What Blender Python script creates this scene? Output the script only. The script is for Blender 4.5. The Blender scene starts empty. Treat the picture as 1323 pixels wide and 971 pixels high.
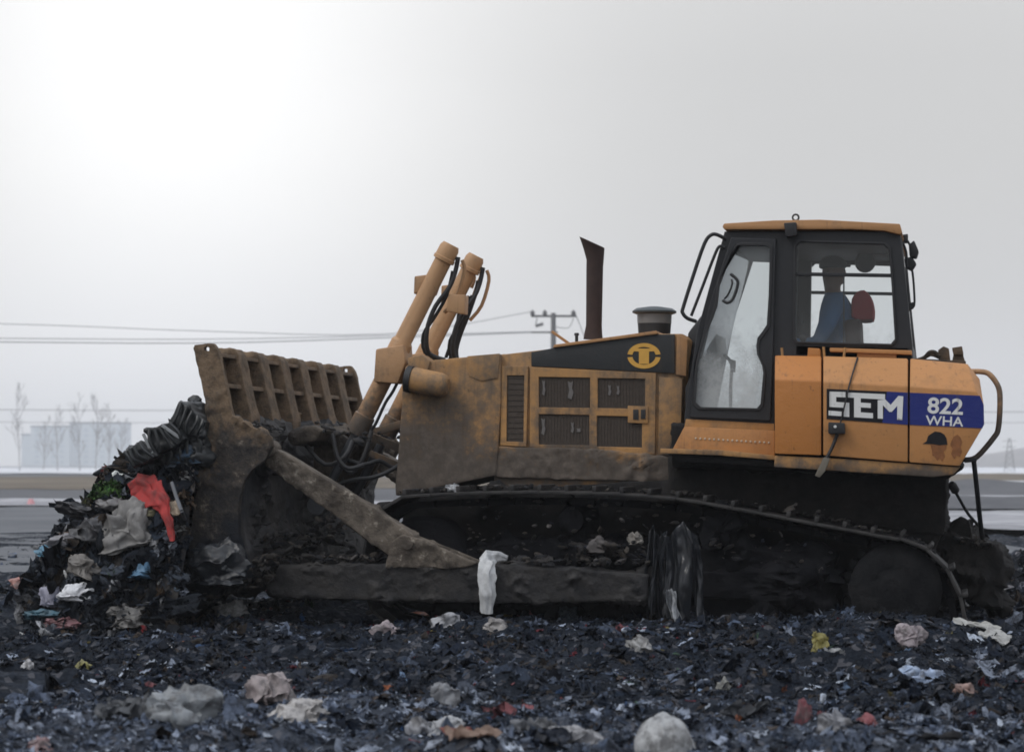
import bpy, bmesh, math, random
import numpy as np
from mathutils import Vector, Matrix, Euler, noise
from mathutils.bvhtree import BVHTree

random.seed(7); rng = np.random.default_rng(7)
S = bpy.context.scene
COL = S.collection
PI = math.pi

# ------------------------------------------------------------------ camera
F, CXP, CYP, HOR, VPX = 2970.0, 661.5, 485.5, 600.0, 1233.0
CAMP = Vector((0.0, -15.5, 1.1))
TH = math.atan((VPX - CXP) / F)
PH = math.atan((HOR - CYP) / F)
cd = bpy.data.cameras.new('camera'); cam = bpy.data.objects.new('camera', cd); COL.objects.link(cam)
cam.location = CAMP; cam.rotation_euler = (PI/2 + PH, 0, TH)
cd.sensor_width = 36; cd.lens = 36 * F / 1323.0
cd.clip_start = .1; cd.clip_end = 6000
S.camera = cam
RM = Euler((PI/2 + PH, 0, TH)).to_matrix()

def ray(px, py):
    return (RM @ Vector(((px - CXP) / F, -(py - CYP) / F, -1))).normalized()
def P(px, py, Y):
    """metres of the point seen at a photo pixel when it lies on the upright plane y = Y"""
    d = ray(px, py); t = (Y - CAMP.y) / d.y
    return CAMP + d * t
def G(px, py, z=0.0):
    d = ray(px, py); return CAMP + d * ((z - CAMP.z) / d.z)
def mpp(Y): return (15.5 + Y) / F * .99

# ------------------------------------------------------------------ node helpers
def newmat(name):
    m = bpy.data.materials.new(name); m.use_nodes = True
    nt = m.node_tree; nt.nodes.clear()
    return m, nt
def nd(nt, typ, props=None, **ins):
    n = nt.nodes.new(typ)
    for k, v in (props or {}).items(): setattr(n, k, v)
    for k, v in ins.items():
        key = k.replace('_', ' ')
        s = n.inputs[int(k[1:])] if k[0] == 'i' and k[1:].isdigit() else n.inputs[key]
        if isinstance(v, bpy.types.NodeSocket): nt.links.new(v, s)
        else: s.default_value = v
    return n
def mth(nt, op, a, b=None, clamp=False):
    n = nt.nodes.new('ShaderNodeMath'); n.operation = op; n.use_clamp = clamp
    for i, v in enumerate((a, b)):
        if v is None: continue
        if isinstance(v, bpy.types.NodeSocket): nt.links.new(v, n.inputs[i])
        else: n.inputs[i].default_value = v
    return n.outputs[0]
def mixc(nt, fac, a, b):
    n = nt.nodes.new('ShaderNodeMix'); n.data_type = 'RGBA'
    for i, v in ((0, fac), (6, a), (7, b)):
        if isinstance(v, bpy.types.NodeSocket): nt.links.new(v, n.inputs[i])
        elif i == 0: n.inputs[i].default_value = v
        else: n.inputs[i].default_value = (*v[:3], 1)
    return n.outputs[2]
def sstep(nt, v, lo, hi):
    n = nt.nodes.new('ShaderNodeMapRange'); n.interpolation_type = 'SMOOTHSTEP'
    nt.links.new(v, n.inputs[0]); n.inputs[1].default_value = lo; n.inputs[2].default_value = hi
    return n.outputs[0]
def pos(nt, scale=(1, 1, 1)):
    g = nd(nt, 'ShaderNodeNewGeometry')
    mp = nd(nt, 'ShaderNodeMapping', Vector=g.outputs['Position'], Scale=scale)
    return mp.outputs[0], g.outputs['Position']
def nz(nt, vec, scale, detail=5, rough=.6):
    return nd(nt, 'ShaderNodeTexNoise', Vector=vec, Scale=scale, Detail=detail, Roughness=rough).outputs[0]
def finish(m, nt, bsdf):
    o = nt.nodes.new('ShaderNodeOutputMaterial'); nt.links.new(bsdf, o.inputs[0]); return m
def bump(nt, h, dist, strength=1.0):
    return nd(nt, 'ShaderNodeBump', Height=h, Distance=dist, Strength=strength).outputs[0]

DUST = (.15, .118, .088); MUD = (.062, .05, .041)
def paint(name, base, dust=.5, mudz=None, mudh=.7, rough=.5, mud=MUD, dustc=DUST, bumpd=.006, rust=0.0, fade=None):
    """old machine paint: dust film in cloudy patches, streaks, chips, caked mud below a ragged line"""
    m, nt = newmat(name)
    v, raw = pos(nt)
    n1 = nz(nt, v, 2.2, 7, .65); n2 = nz(nt, v, 14, 6, .7); n3 = nz(nt, v, 60, 4, .7)
    vs, _ = pos(nt, (16, 16, 1.6)); st = nz(nt, vs, 1.0, 5, .65)
    dm = mth(nt, 'ADD', mth(nt, 'MULTIPLY', n1, .55), mth(nt, 'MULTIPLY', st, .25))
    dm = mth(nt, 'ADD', dm, mth(nt, 'MULTIPLY', n2, .3))
    dm = sstep(nt, dm, .78 - dust * .55, .98 - dust * .4)
    col = mixc(nt, mth(nt, 'MULTIPLY', n2, .35), base, tuple(c * .72 for c in base))
    col = mixc(nt, mth(nt, 'MULTIPLY', dm, min(.95, dust + .25)), col, dustc)
    if rust:
        rm = sstep(nt, mth(nt, 'ADD', mth(nt, 'MULTIPLY', n2, .6), mth(nt, 'MULTIPLY', st, .45)), .72 - rust * .2, .8 - rust * .2)
        col = mixc(nt, mth(nt, 'MULTIPLY', rm, .8), col, (.11, .045, .022))
    if mudz is not None:
        z = nd(nt, 'ShaderNodeSeparateXYZ', Vector=raw).outputs[2]
        mk = mth(nt, 'DIVIDE', mth(nt, 'SUBTRACT', mudz, z), mudh)
        mk = mth(nt, 'ADD', mk, mth(nt, 'MULTIPLY', mth(nt, 'SUBTRACT', n1, .5), 1.9))
        mk = mth(nt, 'ADD', mk, mth(nt, 'MULTIPLY', mth(nt, 'SUBTRACT', n2, .5), 1.3))
        mk = sstep(nt, mk, 0.0, .9)
        mcol = mixc(nt, sstep(nt, n2, .35, .7), mud, tuple(c * 1.7 for c in mud))
        col = mixc(nt, mk, col, mcol)
    sp = nz(nt, v, 26, 4, .75); vd, _ = pos(nt, (30, 30, 1.1)); dr = nz(nt, vd, 1.0, 4, .6)
    col = mixc(nt, mth(nt, 'MULTIPLY', sstep(nt, sp, .63, .70), .55), col, (.05, .036, .026))
    col = mixc(nt, mth(nt, 'MULTIPLY', sstep(nt, mth(nt, 'ADD', mth(nt, 'MULTIPLY', dr, .7), mth(nt, 'MULTIPLY', n1, .4)), .60, .74), .45), col, (.07, .05, .035))
    rg = mth(nt, 'ADD', rough, mth(nt, 'MULTIPLY', dm, .3))
    b = bump(nt, mth(nt, 'ADD', n2, mth(nt, 'MULTIPLY', n3, .4)), bumpd, .6)
    p = nd(nt, 'ShaderNodeBsdfPrincipled', Base_Color=col, Roughness=rg, Normal=b)
    p.inputs['Specular IOR Level'].default_value = .3
    return finish(m, nt, p.outputs[0])
def mudmat(name, c1, c2, rough=.85, bumpd=.03, sc=9, spec=.25, c3=None):
    m, nt = newmat(name); v, _ = pos(nt)
    n1 = nz(nt, v, sc * .28, 6, .65); n2 = nz(nt, v, sc, 8, .7); n3 = nz(nt, v, sc * 5, 4, .7)
    f = sstep(nt, mth(nt, 'ADD', mth(nt, 'MULTIPLY', n1, .6), mth(nt, 'MULTIPLY', n2, .4)), .38, .62)
    col = mixc(nt, f, c1, c2)
    if c3: col = mixc(nt, sstep(nt, n2, .58, .68), col, c3)
    b = bump(nt, mth(nt, 'ADD', n2, mth(nt, 'MULTIPLY', n3, .35)), bumpd, .8)
    p = nd(nt, 'ShaderNodeBsdfPrincipled', Base_Color=col, Roughness=rough, Normal=b)
    p.inputs['Specular IOR Level'].default_value = spec
    return finish(m, nt, p.outputs[0])
def plain(name, c, rough=.6, var=.25, sc=12, metal=0.0, spec=.4, bumpd=.003):
    m, nt = newmat(name); v, _ = pos(nt); n = nz(nt, v, sc, 6, .65)
    col = mixc(nt, n, tuple(x * (1 + var) for x in c), tuple(x * (1 - var) for x in c))
    p = nd(nt, 'ShaderNodeBsdfPrincipled', Base_Color=col, Roughness=rough, Metallic=metal, Normal=bump(nt, n, bumpd, .5))
    p.inputs['Specular IOR Level'].default_value = spec
    return finish(m, nt, p.outputs[0])
def glassmat(name, lo, hi, zlow, zhigh, tint=(.88, .92, .92), dust=(.33, .34, .34)):
    m, nt = newmat(name); v, raw = pos(nt)
    z = nd(nt, 'ShaderNodeSeparateXYZ', Vector=raw).outputs[2]
    n = nz(nt, v, 5, 7, .65); n2 = nz(nt, v, 30, 4, .7)
    k = mth(nt, 'DIVIDE', mth(nt, 'SUBTRACT', zhigh, z), zhigh - zlow)
    k = mth(nt, 'ADD', k, mth(nt, 'MULTIPLY', mth(nt, 'SUBTRACT', n, .5), 1.5))
    k = mth(nt, 'ADD', k, mth(nt, 'MULTIPLY', mth(nt, 'SUBTRACT', n2, .5), .5))
    fac = mth(nt, 'ADD', lo, mth(nt, 'MULTIPLY', sstep(nt, k, .15, 1.0), hi - lo))
    tr = nd(nt, 'ShaderNodeBsdfTransparent', Color=(*tint, 1))
    df = nd(nt, 'ShaderNodeBsdfPrincipled', Base_Color=(*dust, 1), Roughness=.5)
    mx = nd(nt, 'ShaderNodeMixShader', i0=fac, i1=tr.outputs[0], i2=df.outputs[0])
    gl = nd(nt, 'ShaderNodeBsdfGlossy', Roughness=.05)
    fr = nd(nt, 'ShaderNodeFresnel', IOR=1.35)
    mx2 = nd(nt, 'ShaderNodeMixShader', i0=fr.outputs[0], i1=mx.outputs[0], i2=gl.outputs[0])
    return finish(m, nt, mx2.outputs[0])

YEL = (.43, .228, .082)
M = {}
M['hood'] = paint('hood_paint', YEL, .62, 1.62, .8, .55)
M['guard'] = paint('guard_paint', YEL, .72, 1.80, .75, .6, mud=(.07, .057, .047))
M['tank'] = paint('tank_paint', (.47, .222, .080), .46, 1.16, .4, .45, dustc=(.17, .115, .07), rust=.12)
M['panel'] = paint('panel_paint', (.46, .185, .05), .34, 1.14, .35, .45, dustc=(.17, .11, .065), rust=.1)
M['sill'] = paint('sill_paint', YEL, .55, 1.2, .22, .6, rust=.5)
M['cylpaint'] = paint('cylinder_paint', (.42, .245, .125), .5, 1.75, .5, .5)
M['roof'] = paint('roof_paint', (.40, .21, .09), .45, None, rough=.5)
def blademat():
    m, nt = newmat('blade_steel'); v, raw = pos(nt)
    n1 = nz(nt, v, 2.4, 6, .65); n2 = nz(nt, v, 9, 8, .75); n3 = nz(nt, v, 38, 5, .75)
    z = nd(nt, 'ShaderNodeSeparateXYZ', Vector=raw).outputs[2]
    col = mixc(nt, sstep(nt, n2, .38, .62), (.20, .138, .088), (.10, .073, .05))
    mid = mth(nt, 'SUBTRACT', 1.52, z)                                   # lower down: dried and wet mud
    wet = sstep(nt, mth(nt, 'ADD', mth(nt, 'MULTIPLY', mid, 1.1), mth(nt, 'MULTIPLY', mth(nt, 'SUBTRACT', n1, .5), 3.2)), .12, .5)
    col = mixc(nt, wet, col, mixc(nt, sstep(nt, n2, .4, .65), (.022, .021, .022), (.075, .062, .052)))
    dry = mth(nt, 'MULTIPLY', sstep(nt, n2, .56, .66), sstep(nt, mid, -.1, .15))
    col = mixc(nt, mth(nt, 'MULTIPLY', dry, .75), col, (.24, .205, .165))
    low = sstep(nt, mth(nt, 'ADD', mth(nt, 'SUBTRACT', .86, z), mth(nt, 'MULTIPLY', mth(nt, 'SUBTRACT', n1, .5), 1.4)), 0.0, .3)
    col = mixc(nt, low, col, (.011, .013, .018))
    col = mixc(nt, mth(nt, 'MULTIPLY', sstep(nt, n3, .6, .7), .5), col, (.03, .024, .02))
    p = nd(nt, 'ShaderNodeBsdfPrincipled', Base_Color=col, Roughness=.75, Normal=bump(nt, mth(nt, 'ADD', n2, mth(nt, 'MULTIPLY', n3, .5)), .03, .8))
    p.inputs['Specular IOR Level'].default_value = .25
    return finish(m, nt, p.outputs[0])
M['blade'] = blademat()
M['bracket'] = mudmat('bracket_mud', (.03, .026, .024), (.11, .088, .068), .8, .03, 9, .25)
M['moldboard'] = mudmat('moldboard_mud', (.018, .019, .023), (.05, .046, .044), .7, .02, 6)
M['arm'] = mudmat('arm_mud', (.014, .0145, .017), (.042, .039, .037), .65, .02, 6, .2, (.011, .012, .015))
M['strut'] = mudmat('strut_mud', (.055, .045, .037), (.155, .13, .105), .75, .025, 14, .25, (.28, .25, .21))
M['track'] = mudmat('track_steel', (.004, .0045, .006), (.010, .010, .012), .8, .02, 8, .08)
M['sprocket'] = mudmat('sprocket_steel', (.006, .0065, .008), (.017, .017, .018), .75, .02, 9, .12)
M['shoe'] = mudmat('shoe_steel', (.008, .008, .009), (.036, .033, .032), .55, .012, 12, .4)
M['case'] = mudmat('case_mud', (.007, .007, .008), (.020, .018, .017), .85, .03, 6)
M['mud'] = mudmat('wet_mud', (.028, .026, .026), (.075, .066, .06), .7, .03, 14)
M['black'] = plain('cab_black', (.015, .016, .019), .5, .35, 20)
M['rubber'] = plain('rubber_black', (.018, .018, .02), .55, .3, 30)
M['band'] = paint('hood_band_paint', (.03, .032, .034), .35, None, rough=.55, dustc=(.085, .08, .072))
M['mesh'] = plain('grille_mesh', (.055, .042, .033), .8, .45, 40)
M['rustpipe'] = plain('rusted_exhaust', (.036, .021, .018), .8, .55, 16, bumpd=.006)
M['chrome'] = plain('cylinder_rod', (.10, .105, .115), .3, .3, 20, .6)
M['white'] = paint('decal_white', (.70, .70, .69), .22, None, rough=.5)
M['blue'] = paint('decal_blue', (.012, .022, .16), .2, None, rough=.45, dustc=(.09, .085, .09))
M['decalblack'] = plain('decal_black', (.009, .009, .012), .5, .2, 8, spec=.2)
M['emblem'] = plain('emblem_yellow', (.6, .33, .06), .5, .15, 20)
M['rust'] = plain('rust_stain', (.21, .085, .032), .9, .6, 25)
M['seat'] = plain('seat_red', (.36, .02, .028), .7, .3, 20)
M['seatbase'] = plain('seat_brown', (.05, .025, .022), .7, .3, 20)
M['windscreen'] = glassmat('windscreen_dusty', .45, .7, 1.5, 2.3)
M['glass'] = glassmat('cab_glass_clear', .03, .2, 1.70, 2.2, (.95, .97, .97))
M['doorglass'] = glassmat('door_glass_dusty', .14, .6, 1.40, 2.3, (.93, .96, .96), (.52, .54, .54))
M['smoke'] = plain('bowl_plastic', (.18, .18, .18), .35, .3, 8)

# ------------------------------------------------------------------ mesh builder
class MB:
    def __init__(self): self.bm = bmesh.new()
    def _merge(self, bm):
        bmesh.ops.recalc_face_normals(bm, faces=bm.faces)
        me = bpy.data.meshes.new('tmp'); bm.to_mesh(me); bm.free()
        self.bm.from_mesh(me); bpy.data.meshes.remove(me); return self
    def prism_w(self, A, B, bevel=.006):
        """loft between two matching outlines A and B (lists of Vectors)"""
        bm = bmesh.new()
        a = [bm.verts.new(v) for v in A]; b = [bm.verts.new(v) for v in B]
        bm.faces.new(a); bm.faces.new(b[::-1])
        n = len(a)
        for i in range(n): bm.faces.new((a[i], b[i], b[(i+1) % n], a[(i+1) % n]))
        bmesh.ops.recalc_face_normals(bm, faces=bm.faces)
        if bevel:
            bmesh.ops.bevel(bm, geom=bm.edges[:], offset=bevel, segments=2, affect='EDGES', clamp_overlap=True, profile=.6)
        return self._merge(bm)
    def prism(self, pts, y0, y1, bevel=.006, ty=None):
        ty = y0 if ty is None else ty
        A = [P(x, y, ty) for x, y in pts]
        return self.prism_w([Vector((v.x, y0, v.z)) for v in A], [Vector((v.x, y1, v.z)) for v in A], bevel)
    def box(self, x0, x1, y0, y1, z0, z1, bevel=.006):
        A = [Vector((x0, y0, z0)), Vector((x1, y0, z0)), Vector((x1, y0, z1)), Vector((x0, y0, z1))]
        return self.prism_w(A, [v + Vector((0, y1 - y0, 0)) for v in A], bevel)
    def bar(self, a, b, w, h, bevel=.004, up=Vector((0, 1, 0))):
        a, b = Vector(a), Vector(b); d = (b - a).normalized()
        u = d.cross(up).normalized() * w / 2; v = d.cross(u).normalized() * h / 2
        q = [u + v, u - v, -u - v, -u + v]
        return self.prism_w([a + k for k in q], [b + k for k in q], bevel)
    def tube(self, pts, r, seg=10, cap=True, smooth=2):
        pts = [Vector(p) for p in pts]
        if smooth and len(pts) > 2:
            out = []
            n = len(pts)
            for i in range(n - 1):
                p0, p1, p2, p3 = pts[max(i-1, 0)], pts[i], pts[i+1], pts[min(i+2, n-1)]
                for k in range(smooth + 1):
                    t = k / (smooth + 1)
                    out.append(.5*((2*p1) + (p2-p0)*t + (2*p0-5*p1+4*p2-p3)*t*t + (3*p1-p0-3*p2+p3)*t**3))
            pts = out + [pts[-1]]
        n = len(pts)
        rs = [r] * n if not isinstance(r, (list, tuple)) else [r[0] + (r[-1]-r[0]) * i/(n-1) for i in range(n)] if len(r) == 2 else list(r)
        bm = bmesh.new(); rings = []
        ref = None
        for i, p in enumerate(pts):
            d = (pts[min(i+1, n-1)] - pts[max(i-1, 0)]).normalized()
            if ref is None: ref = d.orthogonal().normalized()
            ref = (ref - d * ref.dot(d)).normalized(); bi = d.cross(ref)
            rings.append([bm.verts.new(p + (ref * math.cos(2*PI*k/seg) + bi * math.sin(2*PI*k/seg)) * rs[i]) for k in range(seg)])
        for i in range(n-1):
            for k in range(seg): bm.faces.new((rings[i][k], rings[i][(k+1) % seg], rings[i+1][(k+1) % seg], rings[i+1][k]))
        if cap: bm.faces.new(rings[0][::-1]); bm.faces.new(rings[-1])
        return self._merge(bm)
    def spin(self, a, b, prof, seg=22):
        """turned solid along a->b; prof = [(t, radius)]"""
        a, b = Vector(a), Vector(b); d = (b - a); dn = d.normalized(); u = dn.orthogonal().normalized(); w = dn.cross(u)
        bm = bmesh.new(); rings = []
        for t, r in prof:
            c = a + d * t
            rings.append([bm.verts.new(c + (u * math.cos(2*PI*k/seg) + w * math.sin(2*PI*k/seg)) * r) for k in range(seg)])
        for i in range(len(rings)-1):
            for k in range(seg): bm.faces.new((rings[i][k], rings[i][(k+1) % seg], rings[i+1][(k+1) % seg], rings[i+1][k]))
        bm.faces.new(rings[0][::-1]); bm.faces.new(rings[-1])
        return self._merge(bm)
    def rings(self, lr, Y, depth=1.0, seg=22):
        """stack of ellipses given by their left and right edge (photo pixels on plane Y)"""
        bm = bmesh.new(); rr = []
        for L, R in lr:
            a, b = P(*L, Y), P(*R, Y); c = (a + b) / 2; u = (b - a) / 2; w = Vector((0, u.length * depth, 0))
            rr.append([bm.verts.new(c + u * math.cos(2*PI*k/seg) + w * math.sin(2*PI*k/seg)) for k in range(seg)])
        for i in range(len(rr)-1):
            for k in range(seg): bm.faces.new((rr[i][k], rr[i][(k+1) % seg], rr[i+1][(k+1) % seg], rr[i+1][k]))
        bm.faces.new(rr[0][::-1]); bm.faces.new(rr[-1])
        return self._merge(bm)
    def holed(self, outer, holes, y0, y1, ty=None, bevel=.006):
        ty = y0 if ty is None else ty
        cu = bpy.data.curves.new('tmp', 'CURVE'); cu.dimensions = '2D'; cu.fill_mode = 'BOTH'
        cu.extrude = abs(y1 - y0) / 2 - bevel; cu.bevel_depth = bevel; cu.bevel_resolution = 1; cu.offset = -bevel
        for loop in [outer] + holes:
            sp = cu.splines.new('POLY'); sp.points.add(len(loop) - 1); sp.use_cyclic_u = True
            for q, (x, y) in zip(sp.points, loop):
                v = P(x, y, ty); q.co = (v.x, v.z, 0, 1)
        ob = bpy.data.objects.new('tmp', cu)
        me = bpy.data.meshes.new_from_object(ob)
        me.transform(Matrix(((1, 0, 0, 0), (0, 0, -1, (y0 + y1) / 2), (0, 1, 0, 0), (0, 0, 0, 1))))
        self.bm.from_mesh(me); bpy.data.meshes.remove(me); bpy.data.objects.remove(ob); bpy.data.curves.remove(cu)
        return self
    def shift(self, y):
        for v in self.bm.verts: v.co.y += y
        return self
    def build(self, name, mat, parent=None, ang=38, rough=0.0, rsc=6.0, sub=0.0, bias=.15):
        if sub:
            for _ in range(7):
                bmesh.ops.triangulate(self.bm, faces=[f for f in self.bm.faces if len(f.verts) > 3])
                le = [e for e in self.bm.edges if e.calc_length() > sub]
                if not le: break
                bmesh.ops.subdivide_edges(self.bm, edges=le, cuts=1)
            bmesh.ops.triangulate(self.bm, faces=[f for f in self.bm.faces if len(f.verts) > 3])
            self.bm.normal_update()
            for v in self.bm.verts:
                q = v.co * rsc; m = max(0.0, noise.fractal(q * .45, .7, 2, 3) + bias); c = .5 + noise.fractal(q * 1.7, .75, 2, 4) * .8
                v.co += v.normal * rough * (m * c * 2.2 + .18 * noise.noise(q * 2.2))
        elif rough:
            self.bm.normal_update()
            for v in self.bm.verts: v.co += v.normal * rough * noise.fractal(v.co * rsc, .8, 2, 4)
        me = bpy.data.meshes.new(name); self.bm.to_mesh(me); self.bm.free()
        return linkmesh(name, me, mat, parent, ang)
def linkmesh(name, me, mat, parent=None, ang=38):
    me.polygons.foreach_set('use_smooth', [True] * len(me.polygons))
    if ang: me.set_sharp_from_angle(angle=math.radians(ang))
    if mat is not None and not len(me.materials): me.materials.append(mat)
    o = bpy.data.objects.new(name, me); COL.objects.link(o)
    if parent is not None: o.parent = parent
    return o
def dup(o, parent, dy=0.0):
    c = o.copy(); COL.objects.link(c); c.parent = parent; c.location = o.location + Vector((0, dy, 0)); return c
def dup_tree(o, parent, dy=0.0):
    c = dup(o, parent, dy)
    for ch in [k for k in list(COL.objects) if k.parent == o and k.name != c.name]: dup(ch, c)
    return c
def tag(o, label=None, cat=None, group=None, kind=None):
    if label: o['label'] = label
    if cat: o['category'] = cat
    if group: o['group'] = group
    if kind: o['kind'] = kind
    return o

def sm(a, b, x):
    t = min(1, max(0, (x - a) / (b - a))); return t * t * (3 - 2 * t)

# ------------------------------------------------------------------ ground
def gh(x, y):
    d = math.hypot(x + 2.5, y + 3)
    k = 1 - sm(18, 34, d)
    v = Vector((x, y, 3.7))
    h = .0
    if k > 0:
        h = .075 * noise.noise(Vector((x * .45, y * 1.9, 8.1))) + .10 * noise.noise(v * .6) + .085 * noise.noise(v * 1.5) + .055 * noise.noise(v * 3.6) + .05 * abs(noise.noise(v * 6.5)) + .035 * noise.noise(v * 11) + (.022 * abs(noise.noise(v * 22)) if d < 9 else 0) - .03
        h *= k
    h += .62 * math.exp(-(((x - 1.35) / 1.0) ** 2 + ((y - 4.4) / 1.5) ** 2))      # tipped heap behind the ripper
    h += .18 * math.exp(-(((x - .9) / .5) ** 2 + ((y - .6) / .8) ** 2))
    h += .12 * math.exp(-((y + .75) / .45) ** 2) * sm(-5.4, -4.6, x) * (1 - sm(.2, .9, x)) * .2
    if d > 34: h += .05 * noise.noise(v * .05) * sm(34, 60, d) - .03
    return h

def axis(segs):
    out = [segs[0][0]]
    for a, b, n in segs:
        out += [a + (b - a) * (i + 1) / n for i in range(n)]
    return out
xs = axis([(-1100, -200, 12), (-200, -40, 24), (-40, -12, 40), (-12, -6.6, 50), (-6.6, 2.4, 320), (2.4, 8, 40), (8, 40, 30), (40, 800, 20)])
ys = axis([(-60, -20, 8), (-20, -7.4, 40), (-7.4, 1.5, 300), (1.5, 8, 100), (8, 22, 70), (22, 60, 40), (60, 200, 28), (200, 1450, 24)])
gv = [(x, y, gh(x, y)) for y in ys for x in xs]
nx = len(xs)
gf = [(j*nx+i, j*nx+i+1, (j+1)*nx+i+1, (j+1)*nx+i) for j in range(len(ys)-1) for i in range(nx-1)]
gme = bpy.data.meshes.new('ground'); gme.from_pydata(gv, [], gf)
def groundmat():
    m, nt = newmat('landfill_soil'); v, _ = pos(nt)
    n1 = nz(nt, v, 1.1, 6, .65); n2 = nz(nt, v, 7, 9, .75); n3 = nz(nt, v, 30, 6, .75)
    vo = nd(nt, 'ShaderNodeTexVoronoi', Vector=v, Scale=26.0)
    col = mixc(nt, sstep(nt, n2, .35, .68), (.006, .009, .015), (.024, .031, .045))
    yy = nd(nt, 'ShaderNodeSeparateXYZ', Vector=v).outputs[1]
    pulp = mth(nt, 'ADD', mth(nt, 'MULTIPLY', mth(nt, 'SUBTRACT', -4.3, yy), .35), mth(nt, 'MULTIPLY', mth(nt, 'SUBTRACT', n1, .5), 3.0))
    pulp = mth(nt, 'MULTIPLY', sstep(nt, pulp, .0, .7), sstep(nt, n2, .38, .6))
    col = mixc(nt, pulp, col, (.085, .098, .125))
    col = mixc(nt, sstep(nt, n3, .58, .72), col, (.06, .073, .098))
    sc = nd(nt, 'ShaderNodeSeparateColor', Color=vo.outputs['Color'])
    col = mixc(nt, mth(nt, 'MULTIPLY', sstep(nt, sc.outputs[0], .86, .9), .6), col, (.13, .13, .145))
    h = mth(nt, 'ADD', mth(nt, 'ADD', n2, mth(nt, 'MULTIPLY', n3, .5)), mth(nt, 'MULTIPLY', vo.outputs['Distance'], .5))
    p = nd(nt, 'ShaderNodeBsdfPrincipled', Base_Color=col, Roughness=.75, Normal=bump(nt, h, .06, .9))
    p.inputs['Specular IOR Level'].default_value = .1
    return finish(m, nt, p.outputs[0])
ground = tag(linkmesh('ground', gme, groundmat(), ang=0), 'dark churned landfill ground strewn with crushed rubbish', 'ground', kind='structure')
gbvh = BVHTree.FromPolygons(gv, gf)

# ------------------------------------------------------------------ rubbish pieces (prototypes and scatter)
def crumple_grid(n, amp, seed, asp=1.0, curl=0.0):
    vs = []
    for j in range(n):
        for i in range(n):
            u, w = i/(n-1) - .5, j/(n-1) - .5
            q = Vector((u * 3.1 + seed * 7.3, w * 3.1, seed * 1.7))
            off = noise.noise_vector(q * 1.3) * amp + noise.noise_vector(q * 3.1) * amp * .45
            vs.append((u + off.x * .5, w * asp + off.y * .5, off.z + curl * (u*u)))
    fs = [(j*n+i, j*n+i+1, (j+1)*n+i+1, (j+1)*n+i) for j in range(n-1) for i in range(n-1)]
    return np.array(vs), fs
def lump(seed, sub=2, amp=.35):
    bm = bmesh.new(); bmesh.ops.create_icosphere(bm, subdivisions=sub, radius=.5)
    for v in bm.verts:
        q = v.co * 3 + Vector((seed * 5.1, 0, 0))
        v.co *= 1 + amp * 1.3 * noise.noise(q) + amp * 1.6 * (abs(noise.noise(q * 2.3)) - .25)
        v.co.z *= .6
    bm.verts.index_update()
    r = np.array([v.co[:] for v in bm.verts]), [tuple(v.index for v in f.verts) for f in bm.faces]
    bm.free(); return r
def ribbon(seed, n=9, w=.12):
    vs = []
    for i in range(n):
        t = i/(n-1) - .5; q = Vector((seed * 3.3, t * 2.6, 0)); o = noise.noise_vector(q) * .35
        tw = noise.noise(q * 1.3 + Vector((9, 0, 0))) * 2.5
        for s in (-1, 1): vs.append((t + o.x * .3, o.y + s * w * math.cos(tw), o.z * .7 + s * w * math.sin(tw)))
    return np.array(vs), [(2*i, 2*i+1, 2*i+3, 2*i+2) for i in range(n-1)]
def stick(seed):
    vs = []
    for i in range(4):
        t = i/3 - .5; o = noise.noise_vector(Vector((seed * 2.2, t * 2, 1))) * .08
        for k in range(4): vs.append((t + o.x, o.y + .025 * math.cos(k*PI/2), o.z + .025 * math.sin(k*PI/2)))
    return np.array(vs), [(4*i+k, 4*i+(k+1) % 4, 4*i+4+(k+1) % 4, 4*i+4+k) for i in range(3) for k in range(4)]
PROTO = [crumple_grid(6, .55, s) for s in range(7)] + [crumple_grid(7, .4, 20+s, .6, .8) for s in range(4)] + [crumple_grid(5, .8, 40+s) for s in range(4)] \
    + [lump(s) for s in range(6)] + [ribbon(s) for s in range(5)] + [stick(s) for s in range(3)]
PROTO += [ribbon(30 + s, 9, .045) for s in range(5)] + [crumple_grid(11, .62, 60 + s, .9) for s in range(5)]
NEARP = list(range(15)) * 2 + [15, 17, 19] + list(range(21, 26)) * 2 + [26, 27, 28] + list(range(29, 34)) * 4 + list(range(34, 39))
HEAPP = list(range(34, 39)) * 4 + list(range(11)) + list(range(21, 26)) + list(range(29, 34)) + [15, 18]
PW = np.array([1.7]*7 + [1.6]*4 + [1.3]*4 + [.35]*6 + [2.0]*5 + [.8]*3 + [1.5]*5 + [1.0]*5); PW = PW / PW.sum()
PAL = [((.007, .009, .013), 36), ((.012, .016, .025), 28), ((.024, .031, .044), 17), ((.055, .069, .095), 11), ((.13, .15, .19), 7), ((.29, .31, .35), 3.6), ((.50, .52, .55), 1.3),
       ((.036, .030, .026), 8), ((.065, .05, .040), 3), ((.13, .02, .028), .9), ((.24, .09, .10), .5), ((.03, .07, .16), .7), ((.14, .21, .33), .3), ((.20, .17, .06), .3), ((.04, .08, .05), .4), ((.28, .10, .05), .2)]
PALC = np.array([p[0] for p in PAL]); PALC[:3] *= np.array([.84, 1.0, 1.2]); PALC[3:7] *= np.array([.93, 1.0, 1.12])
def palette(n, light):
    w = np.array([p[1] for p in PAL])[None, :] * np.ones((n, 1))
    lt = np.array([0, .0, .6, 1, 1.3, 1.3, 1.2, .4, .6, .3, .5, .3, .6, .4, .3, .3])
    w = w * np.exp(lt[None, :] * light[:, None]); w /= w.sum(1, keepdims=True)
    idx = (np.cumsum(w, 1) < rng.random(n)[:, None]).sum(1).clip(0, len(PAL) - 1)
    return PALC[idx] * rng.uniform(.65, 1.4, (n, 1))
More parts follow.
